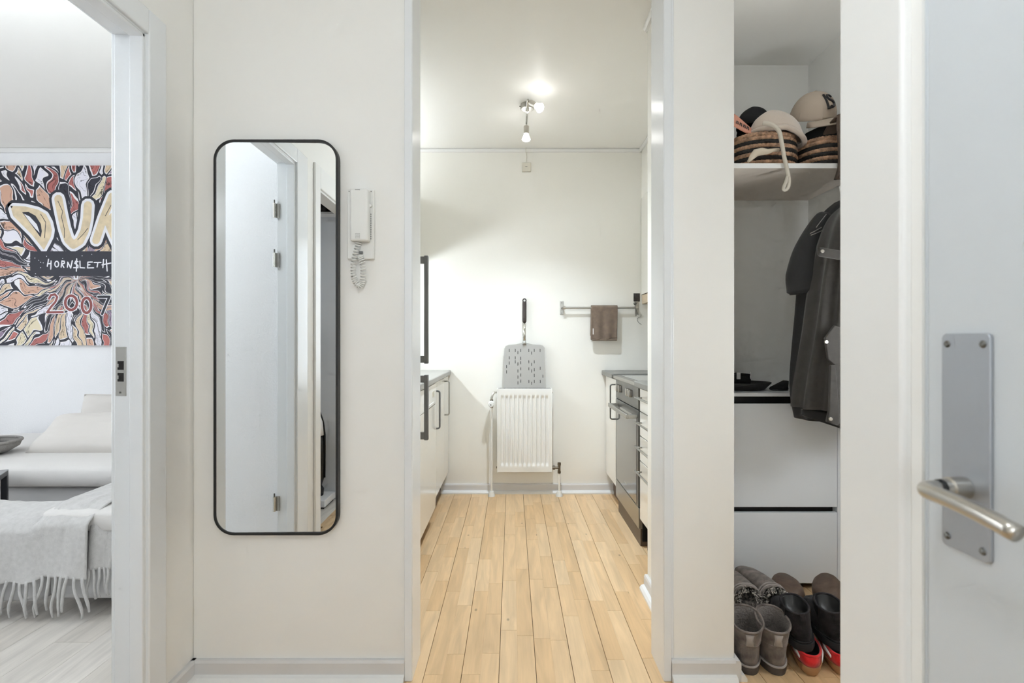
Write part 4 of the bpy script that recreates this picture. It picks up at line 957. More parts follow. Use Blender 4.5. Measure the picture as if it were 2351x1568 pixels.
# throw with fringe over the chaise
th = thing('throw_blanket', 'pale grey wool throw with long fringe draped over the chaise', 'blanket', (-1.9, 2.05, 0.05))
TX0, TX1 = -2.62, -1.685
def throw(u, v):
    x = TX0 + (TX1-TX0)*u
    left = max(0, min(1, (-1.84 - x) / 0.10)); left = left*left*(3-2*left)
    back = 2.58*(1-left) + 2.18*left            # how far the cloth lies back on the seat
    bulge = 0.05*math.exp(-((x+1.70)/0.16)**2)
    top = 0.447*(1-left) + 0.418*left
    s0 = (back - 2.06); Ls = s0 + 0.30
    s = Ls * v
    wr = 0.010*noise.noise(Vector((x*7+s*5, s*3.0, 0))) + 0.007*noise.noise(Vector((x*20+s*9, s*3, 5)))
    if s < s0:
        y = back - s; z = top + wr + 0.05*(1-left)*max(0, (y-2.2))/0.4*max(0, min(1, (x+1.9)/0.2))
        z -= 0.03*max(0, 1-(y-2.06)/0.10)**2
    else:
        t = s - s0
        a = min(1, t/0.06)
        y = 2.06 - 0.045*math.sin(a*PI/2) - 0.012*t/0.3 + 0.016*noise.noise(Vector((x*11, t*3, 2))) - 0.012*abs(math.sin(x*16+1.5*t))
        z = top - 0.03 - t*0.80 + wr
    if u > 0.93: z -= 0.004
    return (x, y, z)
b = MB(); b.grid(throw, 120, 90)
b.build('blanket', M['wool'], th, smooth=True, solid=0.006)
# second, lower layer of the folded blanket at its right end
def throw2(u, v):
    x = -1.70 + 0.085*u; z = 0.40 - 0.205*v; 
    return (x + 0.03*(1-v)*u, 2.022 + 0.012*u - 0.004*math.sin(8*u) + 0.02*(1-v)**2, z)
MB().grid(throw2, 14, 20).build('folded_layer', M['wool'], th, smooth=True, solid=0.006)
rfr = random.Random(5)
def strand(x, y, z0, ln, sw, sw2):
    pts = []
    for i in range(9):
        t = i/8; pts.append((x + sw*math.sin(t*2.2)*t + sw2*math.sin(t*6), y - 0.006*math.sin(t*3), z0 - ln*t))
    return pts
for i in range(34):
    u = (i + 0.5) / 34; p = throw(u, 1.0)
    ln = 0.135 + 0.045*rfr.random(); ln = min(ln, p[2]-0.008)
    MB().tube(strand(p[0], p[1], p[2]+0.008, ln, rfr.uniform(-0.035, 0.035), rfr.uniform(-0.006, 0.006)), 0.005, 6, rad=lambda q: 0.0058 if q < 7 else 0.0042).build('fringe_strand', M['wool'], th, smooth=True)
for i in range(5):
    p = throw2((i+0.3)/5, 1.0)
    MB().tube(strand(p[0], p[1], p[2]+0.006, 0.11 + 0.02*rfr.random(), rfr.uniform(-0.01, 0.02), 0.004), 0.005, 6).build('fringe_strand', M['wool'], th, smooth=True)

tb = thing('side_table', 'black metal side table with a grey top in front of the sofa', 'table', (-2.62, 2.38, 0))
ca, sa = math.cos(0.55), math.sin(0.55)
tcx, tcy = -2.645, 2.30; hw_ = 0.205
def tp(x, y, z): return (tcx + x*ca - y*sa, tcy + x*sa + y*ca, z)
def tbox(x0, x1, y0, y1, z0, z1):
    return MB().add([tp(*p) for p in ((x0,y0,z0),(x1,y0,z0),(x1,y1,z0),(x0,y1,z0),(x0,y0,z1),(x1,y0,z1),(x1,y1,z1),(x0,y1,z1))], [(0,3,2,1),(4,5,6,7),(0,1,5,4),(1,2,6,5),(2,3,7,6),(3,0,4,7)])
tbox(-hw_, hw_, -hw_, hw_, 0.452, 0.456).build('table_top', M['tabletop'], tb)
for x0, x1, y0, y1 in ((-hw_, hw_, -hw_, -hw_+0.024), (-hw_, hw_, hw_-0.024, hw_), (-hw_, -hw_+0.024, -hw_+0.025, hw_-0.025), (hw_-0.024, hw_, -hw_+0.025, hw_-0.025)):
    tbox(x0, x1, y0, y1, 0.428, 0.4515).build('rail', M['table'], tb, bevel=0.001)
for sx in (-1, 1):
    for sy in (-1, 1):
        tbox(sx*(hw_-0.012)-0.012, sx*(hw_-0.012)+0.012, sy*(hw_-0.012)-0.012, sy*(hw_-0.012)+0.012, 0, 0.4278).build('leg', M['table'], tb, bevel=0.001)

bk_ = thing('woven_basket', 'grey woven basket with a dark inside on the sofa seat', 'basket', (-2.99, 2.86, 0.475))
MB().lathe([(0.10, 0.0), (0.145, 0.03), (0.155, 0.06), (0.147, 0.062), (0.135, 0.032), (0.09, 0.012)], (-2.99, 2.86, 0.478), 36).build('weave', M['wicker'], bk_, smooth=True)
MB().tube([(-2.99+0.152*math.cos(2*PI*i/40), 2.86+0.152*math.sin(2*PI*i/40), 0.541) for i in range(40)], 0.009, 8, closed=True).build('rim', M['wicker'], bk_, smooth=True)
MB().lathe([(0.10, 0.018), (0.130, 0.045), (0.10, 0.050), (0.002, 0.052)], (-2.99, 2.86, 0.478), 30).build('dark_lining', M['black'], bk_, smooth=True)

# ------------------------------------------------------------------ coat closet
sh = MB().prism([(0.735, 2.096), (CRX-0.001, 2.096), (CRX-0.001, CB-0.001), (0.957, CB-0.001), (0.957, 2.199), (0.735, 2.199)], 1.830, 1.850, 'z').build('closet_shelf', M['shelfmat'], bevel=0.001)
tag(sh, 'white board shelf carrying two striped baskets in the closet', 'shelf')
shl = MB().box(0.735, CRX-0.001, 2.0945, 2.0958, 1.830, 1.850).build('front_edge', M['mould'], sh)

sc = thing('shoe_cabinet', 'white tilt out shoe cabinet with two black slots in the closet', 'cabinet', (1.24, 2.4, 0))
MB().box(0.96, 1.452, 2.285, CB-0.003, 0.02, 0.864).build('body', M['black'], sc)
MB().box(0.96, 1.477, 2.248, CB-0.003, 0.8645, 0.880).build('top', M['mdf'], sc, bevel=0.001)
MB().box(1.4535, 1.477, 2.252, CB-0.003, 0, 0.864).build('side_panel', M['mdf'], sc, bevel=0.001)
MB().box(0.96, 1.452, 2.252, 2.270, 0.371, 0.832).build('flap_door', M['mdf'], sc, bevel=0.001)
MB().box(0.96, 1.452, 2.252, 2.270, 0.03, 0.346).build('flap_door', M['mdf'], sc, bevel=0.001)

def braid(cx_, cy_, z, rx, ry, r, nb, ph):
    """one plaited row: a ring whose skin swells in slanting strands"""
    n, m_ = 150, 9; rings = []
    for i in range(n):
        a = 2*PI*i/n; ring_ = []
        for j in range(m_):
            q = 2*PI*j/m_
            k = 1 + 0.42*abs(math.sin(a*nb/2 + 1.0*q + ph)) - 0.12
            rad_ = r*k*math.cos(q); zz = r*k*math.sin(q)
            e = 0.8; ex = math.copysign(abs(math.cos(a))**e, math.cos(a)); ey = math.copysign(abs(math.sin(a))**e, math.sin(a))
            ring_.append((cx_ + (rx+rad_)*ex, cy_ + (ry+rad_)*ey, z + zz))
        rings.append(ring_)
    return MB().loft(rings, closed=True)
def basket(label, cx_, cy_, rx, ry, z0, cols, tiltx):
    t = thing('storage_basket', label, 'basket', (cx_, cy_, z0), (tiltx, 0, 0), 'striped baskets on the closet shelf')
    n = len(cols)
    for i, c_ in enumerate(cols):
        u = i / (n-1); k = 0.93 + 0.07*math.sin(PI*(0.15+0.75*u))
        braid(0, 0, 0.0105 + i*0.0172, rx*k-0.009, ry*k-0.009, 0.0100, 52, i*1.3).build('braided_row', M['straw' if c_ else 'straw_black'], t, local=True, smooth=True)
    MB().lathe([(0.02, 0.002), (rx*0.86, 0.004), (rx*0.86, 0.012), (0.02, 0.012)], (0, 0, 0), 30).build('bottom', M['straw'], t, local=True)
    return t
basket('striped seagrass basket under the cream hat', 1.115, 2.295, 0.150, 0.150, 1.8505, [1, 1, 0, 1, 0, 1, 0, 1, 1], 0)
basket('striped seagrass basket under the tan baseball cap', 1.390, 2.285, 0.116, 0.140, 1.8505, [1, 0, 1, 0, 1, 0, 1, 1], 0)

def dome(rx, ry, rz, n=30, m_=12, low=0.0, dent=0.0, seed=0, thick=0.004):
    rings = []
    for i in range(m_ + 1):
        a = (PI/2) * i / m_
        rings.append([(rx*math.cos(a)**0.9*math.cos(2*PI*j/n)*(1+dent*noise.noise(Vector((math.cos(2*PI*j/n)*1.5+seed, math.sin(2*PI*j/n)*1.5, i*0.2)))),
                       ry*math.cos(a)**0.9*math.sin(2*PI*j/n)*(1+dent*noise.noise(Vector((math.cos(2*PI*j/n)*1.5+seed, math.sin(2*PI*j/n)*1.5, i*0.2)))), low + (rz-low)*math.sin(a)) for j in range(n)])
    return MB().loft(rings, cap0=False, cap1=True)
def brim(rx, ry, ln, drop, a0=-1.15, a1=1.15, n=24, m_=6):
    """curved visor in front (+X) of a cap"""
    def fn(u, v):
        a = a0 + (a1-a0)*u
        s = math.cos(a / (a1) * PI/2)**0.6 if abs(a) < a1 else 0
        r = v*ln*s
        return (rx*0.98*math.cos(a) + r, ry*0.98*math.sin(a)*(1+0.02*v), 0.004 - drop*v*0.3 - 0.9*drop*(math.sin(a))**2*(0.4+0.6*v))
    return MB().grid(fn, n, m_)
def capthing(label, loc, rot, m, r=0.09, hz_=0.105, ln=0.072, letters=None, strap=False):
    c_ = thing('baseball_cap', label, 'cap', loc, rot)
    cr_ = dome(r, r*0.9, hz_, 36, 14, dent=0.05, seed=loc[0]*9).build('crown', m, c_, local=True, smooth=True, solid=0.003)
    brim(r, r*0.9, ln, 0.03).build('visor', m, c_, local=True, smooth=True, solid=0.004)
    MB().lathe([(0.007, hz_-0.001), (0.007, hz_+0.002), (0.002, hz_+0.004)], (0, 0, 0), 14).build('button', m, c_, local=True, smooth=True)
    for k in range(6):
        a = PI/6 + k*PI/3
        pts = [(r*math.cos(e)**0.9*math.cos(a)*1.012, r*0.9*math.cos(e)**0.9*math.sin(a)*1.012, hz_*math.sin(e)) for e in [PI/2*0.97*i/10 for i in range(11)]]
        MB().tube(pts, 0.0012, 5).build('seam', m, c_, local=True, smooth=True)
    if letters:
        for nm, st, w in letters:
            b = MB()
            for s_ in st:
                pts3 = []
                for i in range(len(s_)-1):
                    for q in range(4): t = q/4; pts3.append((s_[i][0]*(1-t)+s_[i+1][0]*t, s_[i][1]*(1-t)+s_[i+1][1]*t))
                pts3.append(s_[-1])
                pp = []
                for (u, v) in pts3:      # u across the front in radians, v height angle
                    e = v; a = u
                    pp.append((r*math.cos(e)**0.9*math.cos(a)*1.02, r*0.9*math.cos(e)**0.9*math.sin(a)*1.02, hz_*math.sin(e)*1.01))
                b.tube(pp, w, 6)
            b.build(nm, M['black'], c_, local=True)
    return c_
# tan cap: front turned to the viewer and to the right
Lst = ('letter_l', [[(-0.42, 1.02), (-0.32, 1.02)], [(-0.37, 1.02), (-0.25, 0.42)], [(-0.30, 0.42), (-0.06, 0.44)]], 0.0052)
Sst = ('letter_s', [[(0.24, 0.86), (0.14, 0.98), (-0.06, 1.0), (-0.16, 0.90), (-0.08, 0.78), (0.16, 0.68), (0.24, 0.58), (0.16, 0.46), (0.0, 0.44), (-0.10, 0.50)]], 0.0050)
def basis(f, u):
    f = Vector(f).normalized(); u = Vector(u); u = (u - f*u.dot(f)).normalized(); w = u.cross(f)
    return tuple(Matrix((f, w, u)).transposed().to_euler())
capthing('tan baseball cap with black interlocked LS letters on its front', (1.335, 2.245, 2.098), basis((0.40, -0.80, -0.34), (-0.14, -0.34, 0.92)), M['cap_tan'], 0.094, 0.112, 0.095, [Lst, Sst])
bc_ = thing('baseball_cap', 'black cap resting at the back of the basket heap', 'cap', (1.125, 2.36, 2.105), (0.1, 0, 1.2))
dome(0.075, 0.07, 0.095, dent=0.12, seed=3).build('crown', M['cap_black'], bc_, local=True, smooth=True, solid=0.004)
brim(0.075, 0.07, 0.06, 0.02).build('visor', M['cap_black'], bc_, local=True, smooth=True, solid=0.004)
cc = thing('sun_visor', 'coral pink visor with dark lettering beside the cream hat', 'visor', (1.02, 2.215, 2.055), (math.radians(58), math.radians(24), math.radians(8)))
MB().prism([(-0.10, -0.035), (-0.02, -0.045), (0.085, -0.04), (0.105, -0.026), (0.09, -0.012), (0.03, 0.012), (-0.04, 0.05), (-0.10, 0.06)], -0.004, 0.004, 'z').build('band', M['cap_coral'], cc, local=True, bevel=0.003)
for i in range(4):
    MB().tube([(-0.045+i*0.018, -0.022, 0.005), (-0.045+i*0.018+0.003, 0.0, 0.005), (-0.036+i*0.018, -0.002, 0.005), (-0.036+i*0.018, -0.022, 0.005)], 0.0024, 5).build('letter', M['black'], cc, local=True)
MB().lathe([(0.002, 0.009), (0.005, 0.008), (0.006, 0.004)], (0.088, -0.027, 0), 12).build('snap', M['chrome'], cc, local=True, smooth=True)

ht = thing('bucket_hat', 'cream fleece hat with a drawcord slumped over the left basket', 'hat', (1.165, 2.235, 2.045), (0, 0, 0))
def hatfn(u, v):
    a = 2*PI*u; r = 0.03 + 0.97*v
    x = 0.115*r*math.cos(a); y = 0.085*r*math.sin(a)
    z = 0.072*(1-r**2.4) + 0.014*noise.noise(Vector((x*14, y*14, 1))) - 0.35*max(0, x)*r + 0.02*max(0, -x)
    if v > 0.8: z -= 0.02*(v-0.8)/0.2
    return (1.165 + x, 2.225 + y, 2.046 + z)
MB().grid(hatfn, 48, 22, closed_u=True).build('crown', M['hat'], ht, smooth=True, solid=0.008)
rimp = [Vector(hatfn(i/40, 1.0)) + Vector((0, 0, -0.006)) for i in range(40)]
MB().tube(rimp, 0.011, 8, closed=True).build('rolled_brim', M['hat'], ht, smooth=True)
crd = [(1752, 282, 2.125), (1764, 284, 2.115), (1776, 289, 2.11), (1789, 303, 2.10), (1795, 330, 2.085), (1800, 358, 2.080), (1806, 385, 2.078), (1811, 410, 2.078), (1810, 428, 2.078), (1803, 437, 2.078), (1799, 432, 2.078), (1804, 418, 2.076), (1808, 405, 2.074)]
MB().tube([P(*cat([c[:2] for c in crd], i/60), cat([(c[2],) for c in crd], i/60)[0]) for i in range(61)], 0.008, 8, rad=lambda i: 0.0095 - 0.0025*min(1, i/44)).build('drawcord', M['cord'], ht, smooth=True)

hr = thing('cord_toggle', 'pale glossy toggle lying against the lower rows of the left basket', 'toggle', tuple(P(1755, 358, 2.118)))
pth = [P(1716, 372, 2.122), P(1720, 369, 2.118), P(1726, 361, 2.115), P(1735, 351, 2.113), P(1748, 348, 2.113), P(1762, 348, 2.113), P(1775, 345, 2.113), P(1788, 344, 2.113)]
MB().tube(pth, 0.01, 12, rad=lambda i: (0.004, 0.007, 0.012, 0.0165, 0.0155, 0.011, 0.0075, 0.0075)[i]).build('bulb', mat('pale_horn', (206, 194, 174), 0.2), hr, smooth=True)

bh = thing('beanie', 'black soft hat filling the basket below the tan cap', 'hat', (1.405, 2.265, 1.99), (0, 0, 0.3))
dome(0.115, 0.11, 0.075, dent=0.18, seed=8).build('crown', M['cap_black'], bh, local=True, smooth=True, solid=0.004)

sf2 = thing('scarf', 'taupe knitted scarf hanging over the closet shelf edge', 'scarf', tuple(P(1935, 412, 2.075)))
def scarf(u, v):
    x0 = 1919 + 8*math.sin(v*2.5) + (6 if v < 0.2 else 0)*(0.2-v)*5; x1 = 1960 - 22*max(0, (v-0.75)/0.25)**1.5
    if v > 0.8: x0 = x0 - 6*(v-0.8)/0.2
    p = P(x0 + (x1-x0)*u, 262 + 150*v, 2.078); return (p.x, 2.082 - 0.008*math.sin(u*PI) + 0.002*math.sin(u*30), p.z)
MB().grid(scarf, 24, 40).build('knit', M['scarf'], sf2, smooth=True, solid=0.008)
def scarf2(u, v):
    p = P(1922 + 38*u, 262, 2.078); return (p.x, 2.082 + v*0.10, p.z - 0.008 + 0.02*math.sin(v*2.4) - 0.06*v)
MB().grid(scarf2, 20, 12).build('knit_fold', M['scarf'], sf2, smooth=True, solid=0.008)

# hooks and jackets on the closet's right wall
hk = thing('coat_hook', 'white coat hook rail under the closet shelf', 'hook', (CRX, 2.05, 1.70))
MB().box(CRX-0.016, CRX-0.0005, 1.80, 2.30, 1.66, 1.75).build('rail', M['plastic'], hk, bevel=0.003)
for y in (1.90, 2.08):
    MB().tube([(CRX-0.016, y, 1.73), (CRX-0.10, y, 1.735), (CRX-0.15, y, 1.715), (CRX-0.155, y, 1.75)], 0.009, 10).build('hook', M['plastic'], hk, smooth=True)
def coat(rows, ny=46, seed=0, fold=0.05, k=7):
    """cloth body from (z, cx, cy, half x, half y) rows with hanging folds"""
    rings = []
    nr = 40
    for i in range(nr + 1):
        t = i / nr; r = cat(rows, t); ring_ = []
        for j in range(ny):
            a = 2*PI*j/ny
            f = 1 + fold*(0.4+0.6*t)*math.sin(k*a + seed + 0.8*math.sin(3*t+seed)) + 0.05*noise.noise(Vector((math.cos(a)*2+seed, math.sin(a)*2, r[0]*3)))
            ex = math.copysign(abs(math.cos(a))**0.75, math.cos(a)); ey = math.copysign(abs(math.sin(a))**0.75, math.sin(a))
            ring_.append((r[1] + r[3]*ex*f, r[2] + r[4]*ey*f, r[0]))
        rings.append(ring_)
    return MB().loft(rings)
jb_ = thing('jacket', 'black shell jacket with a thick sleeve and grey piping behind the parka', 'jacket', (1.36, 2.13, 0.80))
coat([(1.700, 1.400, 2.120, 0.030, 0.05), (1.66, 1.385, 2.12, 0.055, 0.08), (1.58, 1.365, 2.12, 0.085, 0.10), (1.48, 1.345, 2.12, 0.110, 0.10), (1.30, 1.335, 2.12, 0.120, 0.09), (1.10, 1.325, 2.11, 0.135, 0.09), (0.92, 1.320, 2.10, 0.145, 0.09), (0.79, 1.325, 2.09, 0.135, 0.09)], seed=1.0).build('body', M['jacket'], jb_, smooth=True)
slv = [(1.295, 2.09, 1.620), (1.250, 2.07, 1.560), (1.205, 2.06, 1.47), (1.185, 2.055, 1.38), (1.188, 2.055, 1.33), (1.190, 2.055, 1.305)]
MB().tube([cat(slv, i/20) for i in range(21)], 0.06, 18, rad=lambda i: 0.036 + 0.026*min(1, i/12) - (0.010 if i > 18 else 0)).build('sleeve', M['jacket'], jb_, smooth=True)
for a_, b_ in (((1897, 492), (1874, 522)), ((1886, 522), (1860, 536)), ((1890, 528), (1862, 540))):
    MB().tube([P(*a_, 2.015), P((a_[0]+b_[0])/2-1, (a_[1]+b_[1])/2+1, 2.012), P(*b_, 2.010)], 0.0016, 6).build('piping', M['jacketlin'], jb_, smooth=True)
MB().tube([(1.33, 2.05, 1.64), (1.36, 2.045, 1.685), (1.385, 2.05, 1.715), (1.375, 2.06, 1.725), (1.365, 2.065, 1.735)], 0.005, 8).build('hanging_loop', M['jacket'], jb_, smooth=True)

pk = thing('parka', 'charcoal wool parka with snap pockets hanging in the closet', 'parka', (1.36, 1.95, 0.77))
coat([(1.685, 1.395, 1.970, 0.020, 0.04), (1.655, 1.375, 1.965, 0.055, 0.07), (1.600, 1.345, 1.960, 0.085, 0.09), (1.50, 1.325, 1.955, 0.106, 0.10), (1.35, 1.312, 1.955, 0.124, 0.10), (1.15, 1.300, 1.955, 0.140, 0.10), (0.98, 1.288, 1.955, 0.158, 0.10), (0.865, 1.280, 1.955, 0.165, 0.10), (0.855, 1.280, 1.955, 0.160, 0.095)], seed=2.3, fold=0.13, k=9).build('body', M['parka'], pk, smooth=True)
# collar
def collar(u, v):
    a = -2.6 + 2.4*u
    r = 0.050 + 0.055*v
    return (1.375 + r*math.cos(a)*1.0, 1.955 + r*math.sin(a)*0.9, 1.705 - 0.085*v + 0.01*math.sin(a*2))
MB().grid(collar, 24, 10).build('collar', M['parka'], pk, smooth=True, solid=0.009)
MB().tube([P(1931, 462, 1.93), P(1934, 448, 1.93), P(1938, 436, 1.94), P(1942, 432, 1.95)], 0.005, 8).build('hanging_loop', M['jacket'], pk, smooth=True)
fy = 1.835
def flap(pp, off, name, d=1.84, t=0.012, m='parka'):
    b = MB(); pts = [P(x, y, d) for x, y in pp]
    b.loft([[(p.x, p.y-off, p.z) for p in pts], [(p.x, p.y-off+t, p.z) for p in pts]])
    return b.build(name, M[m], pk, bevel=0.003)
def snap(x, y, d):
    p = P(x, y, d)
    MB().lathe([(0.002, -0.003), (0.0045, -0.0025), (0.0062, -0.003), (0.0066, 0.0), (0.0066, 0.003)], tuple(p), 16, 'y').build('snap_button', M['nickel'], pk, smooth=True)
flap([(1880, 566), (1900, 570), (1948, 577), (1948, 596), (1925, 595), (1884, 588), (1880, 584)], 0.0, 'pocket_flap', 1.842); snap(1888, 577, 1.838)
flap([(1893, 776), (1915, 747), (1950, 760), (1950, 800), (1935, 835), (1914, 838), (1900, 825)], 0.004, 'pocket', 1.842); snap(1897, 785, 1.832)
flap([(1905, 838), (1916, 838), (1922, 900), (1926, 968), (1922, 977), (1896, 968), (1902, 940)], 0.006, 'front_placket', 1.840); snap(1907, 962, 1.830)
flap([(1916, 838), (1950, 800), (1955, 990), (1926, 975)], -0.004, 'front_panel', 1.842)
snap(1934, 825, 1.836)
MB().grid(lambda u, v: (lambda p: (p.x, 1.915 + 0.02*math.sin(u*5), p.z))(P(1838 + 112*u, 938 + 14*u + (14 + 28*u*0.9)*v, 1.92)), 20, 6).build('lining_hem', M['jacket'], pk, smooth=True, solid=0.006)

# things on the shoe cabinet
ty = thing('tray', 'black oval tray on top of the shoe cabinet', 'tray', (1.085, 2.42, 0.8805))
def trayring(k, z): return [(1.085 + 0.152*k*math.cos(2*PI*j/40), 2.42 + 0.11*k*math.sin(2*PI*j/40), z) for j in range(40)]
MB().loft([trayring(0.72, 0.8806), trayring(0.80, 0.884), trayring(1.0, 0.914), trayring(0.985, 0.917), trayring(0.80, 0.892), trayring(0.70, 0.888)]).build('dish', M['tray'], ty, smooth=True)

def sring(z0, z1, y0, y1, hw, toe=0.85, n=32):
    out_ = []
    for j in range(n):
        a = 2*PI*j/n; s, c_ = math.sin(a), math.cos(a)
        y = (y0+y1)/2 + (y1-y0)/2*math.copysign(abs(s)**0.85, s)
        wv = hw*(1 - (1-toe)*0.0 + 0.10*math.sin(PI*(y-y0)/(y1-y0)) - 0.05)
        out_.append((wv*math.copysign(abs(c_)**0.8, c_), y, z0 + (z1-z0)*(y-y0)/(y1-y0)))
    return out_
def shoe(name, label, cat_, loc, rot, sole, upper, lin_, m_sole, m_up, m_lin, group, rimr=0.004, extra=None):
    t = thing(name, label, cat_, loc, rot, group)
    MB().loft([sring(*r) for r in sole]).build('sole', M[m_sole], t, local=True, smooth=True, auto=0.6)
    top = sring(*upper[-1])
    up = MB().loft([sring(*r) for r in upper], cap0=True, cap1=not lin_)
    up.build('upper', M[m_up], t, local=True, smooth=True)
    if lin_:
        rr = [top] + [sring(*r) for r in lin_]
        MB().loft(rr, cap0=False, cap1=True).build('lining', M[m_lin], t, local=True, smooth=True)
        MB().tube(top, rimr, 8, closed=True).build('rim', M[m_up], t, local=True, smooth=True)
    if extra: extra(t)
    return t
G_SOLE = [(0, 0, 0.0, 0.255, 0.046), (0.018, 0.018, -0.002, 0.258, 0.048), (0.024, 0.024, -0.001, 0.257, 0.0475)]
G_UP = [(0.0242, 0.0242, 0.002, 0.252, 0.0445), (0.045, 0.045, 0.0, 0.250, 0.046), (0.064, 0.068, 0.0, 0.225, 0.045), (0.085, 0.092, 0.002, 0.165, 0.044), (0.105, 0.116, 0.002, 0.130, 0.0455), (0.125, 0.146, -0.001, 0.122, 0.048), (0.142, 0.174, -0.003, 0.120, 0.050)]
G_LIN = [(0.138, 0.168, 0.006, 0.111, 0.041), (0.10, 0.12, 0.010, 0.11, 0.037), (0.05, 0.05, 0.012, 0.11, 0.034)]
def g_extra(t):
    MB().loft([[(x, -0.0035-(0.002 if z > 0.13 else 0) - 0.0012*(1-abs(x)/0.016), z) for x in (-w, -w*0.4, w*0.4, w)] + [(x, 0.006, z) for x in (w, w*0.4, -w*0.4, -w)] for z, w in ((0.098, 0.0125), (0.118, 0.010), (0.135, 0.0135))]).build('heel_tab', M['suede_tab'], t, local=True, smooth=True)
    MB().tube([Vector(q) for q in sring(0.094, 0.104, 0.0015, 0.150, 0.0448)], 0.0018, 6, closed=True).build('heel_seam', M['suede_grey'], t, local=True, smooth=True)
    MB().tube([Vector(q) for q in sring(0.028, 0.028, -0.0015, 0.256, 0.0462)], 0.0036, 6, closed=True).build('welt', M['suede_tab'], t, local=True, smooth=True)
shoe('ankle_boot', 'grey suede ankle boot at the closet corner by the baseboard', 'boot', (0.790, 1.676, 0.0003), (0, 0, math.radians(-14)), G_SOLE, G_UP, G_LIN, 'sole_dark', 'suede_grey', 'lining', 'pair of grey suede boots', extra=g_extra)
shoe('ankle_boot', 'grey suede ankle boot next to the red sneaker', 'boot', (0.884, 1.674, 0.0003), (0, 0, math.radians(-10)), G_SOLE, G_UP, G_LIN, 'sole_dark', 'suede_grey', 'lining', 'pair of grey suede boots', extra=g_extra)
R_SOLE = [(0, 0, 0.006, 0.255, 0.036), (0.012, 0.010, 0.0, 0.262, 0.043), (0.030, 0.022, -0.002, 0.262, 0.045)]
R_UP = [(0.0302, 0.0222, 0.002, 0.256, 0.0425), (0.050, 0.040, 0.0, 0.245, 0.043), (0.058, 0.054, 0.004, 0.20, 0.040), (0.064, 0.064, 0.008, 0.15, 0.036)]
def r_extra(t):
    for s in (-1, 1):
        MB().loft([[(s*x, y, z) for x, y, z in r] for r in (((0.032, 0.010, 0.058), (0.034, 0.010, 0.058), (0.034, 0.010, 0.050), (0.032, 0.010, 0.050)), ((0.040, 0.06, 0.062), (0.044, 0.06, 0.062), (0.046, 0.06, 0.052), (0.042, 0.06, 0.052)), ((0.038, 0.11, 0.066), (0.042, 0.11, 0.066), (0.044, 0.11, 0.054), (0.040, 0.11, 0.054)))]).build('white_stripe', M['white'], t, local=True, smooth=True)
for xx, lb in ((0.990, 'red suede sneaker with a gum sole beside the grey boot'), (1.095, 'red suede sneaker with a gum sole at the door casing')):
    shoe('sneaker', lb, 'sneaker', (xx, 1.668, 0.0003), (0, 0, math.radians(-22)), R_SOLE, R_UP, [(0.063, 0.063, 0.014, 0.14, 0.03), (0.045, 0.045, 0.02, 0.14, 0.03)], 'gum', 'red', 'black', 'pair of red sneakers', extra=r_extra)
B_SOLE = [(0, 0, 0.004, 0.265, 0.046), (0.014, 0.014, -0.003, 0.272, 0.050), (0.032, 0.030, -0.003, 0.272, 0.050)]
B_UP = [(0.0322, 0.0302, 0.004, 0.262, 0.045), (0.055, 0.052, 0.006, 0.255, 0.045), (0.075, 0.080, 0.010, 0.21, 0.043), (0.092, 0.098, 0.014, 0.16, 0.041), (0.110, 0.112, 0.016, 0.135, 0.039), (0.126, 0.130, 0.018, 0.132, 0.038)]
B_LIN = [(0.122, 0.126, 0.024, 0.126, 0.033), (0.09, 0.09, 0.026, 0.12, 0.03)]
def b_extra(t):
    MB().tube([Vector(q) for q in sring(0.036, 0.034, 0.001, 0.266, 0.0468)], 0.003, 6, closed=True).build('welt', M['suede_black'], t, local=True, smooth=True)
    MB().box(-0.010, 0.010, 0.012, 0.017, 0.09, 0.130).build('pull_tab', M['suede_black'], t, local=True, bevel=0.002)
    for s in (-1, 1):
        MB().prism([(0.055, 0.09), (0.088, 0.09), (0.094, 0.125), (0.050, 0.125)], s*0.0405-0.002, s*0.0405+0.002, 'x').build('elastic_gore', M['black'], t, local=True)
for (xx, yy, rz, lb) in ((0.990, 1.688, -8, 'black suede boot standing on the red sneaker nearest the grey boots'), (1.108, 1.692, -10, 'black suede boot standing on the red sneaker at the door casing')):
    shoe('chelsea_boot', lb, 'boot', (xx, yy, 0.0655), (math.radians(4), math.radians(-7), math.radians(rz)), B_SOLE, B_UP, B_LIN, 'sole_black', 'suede_black', 'black', 'pair of black suede boots', extra=b_extra)
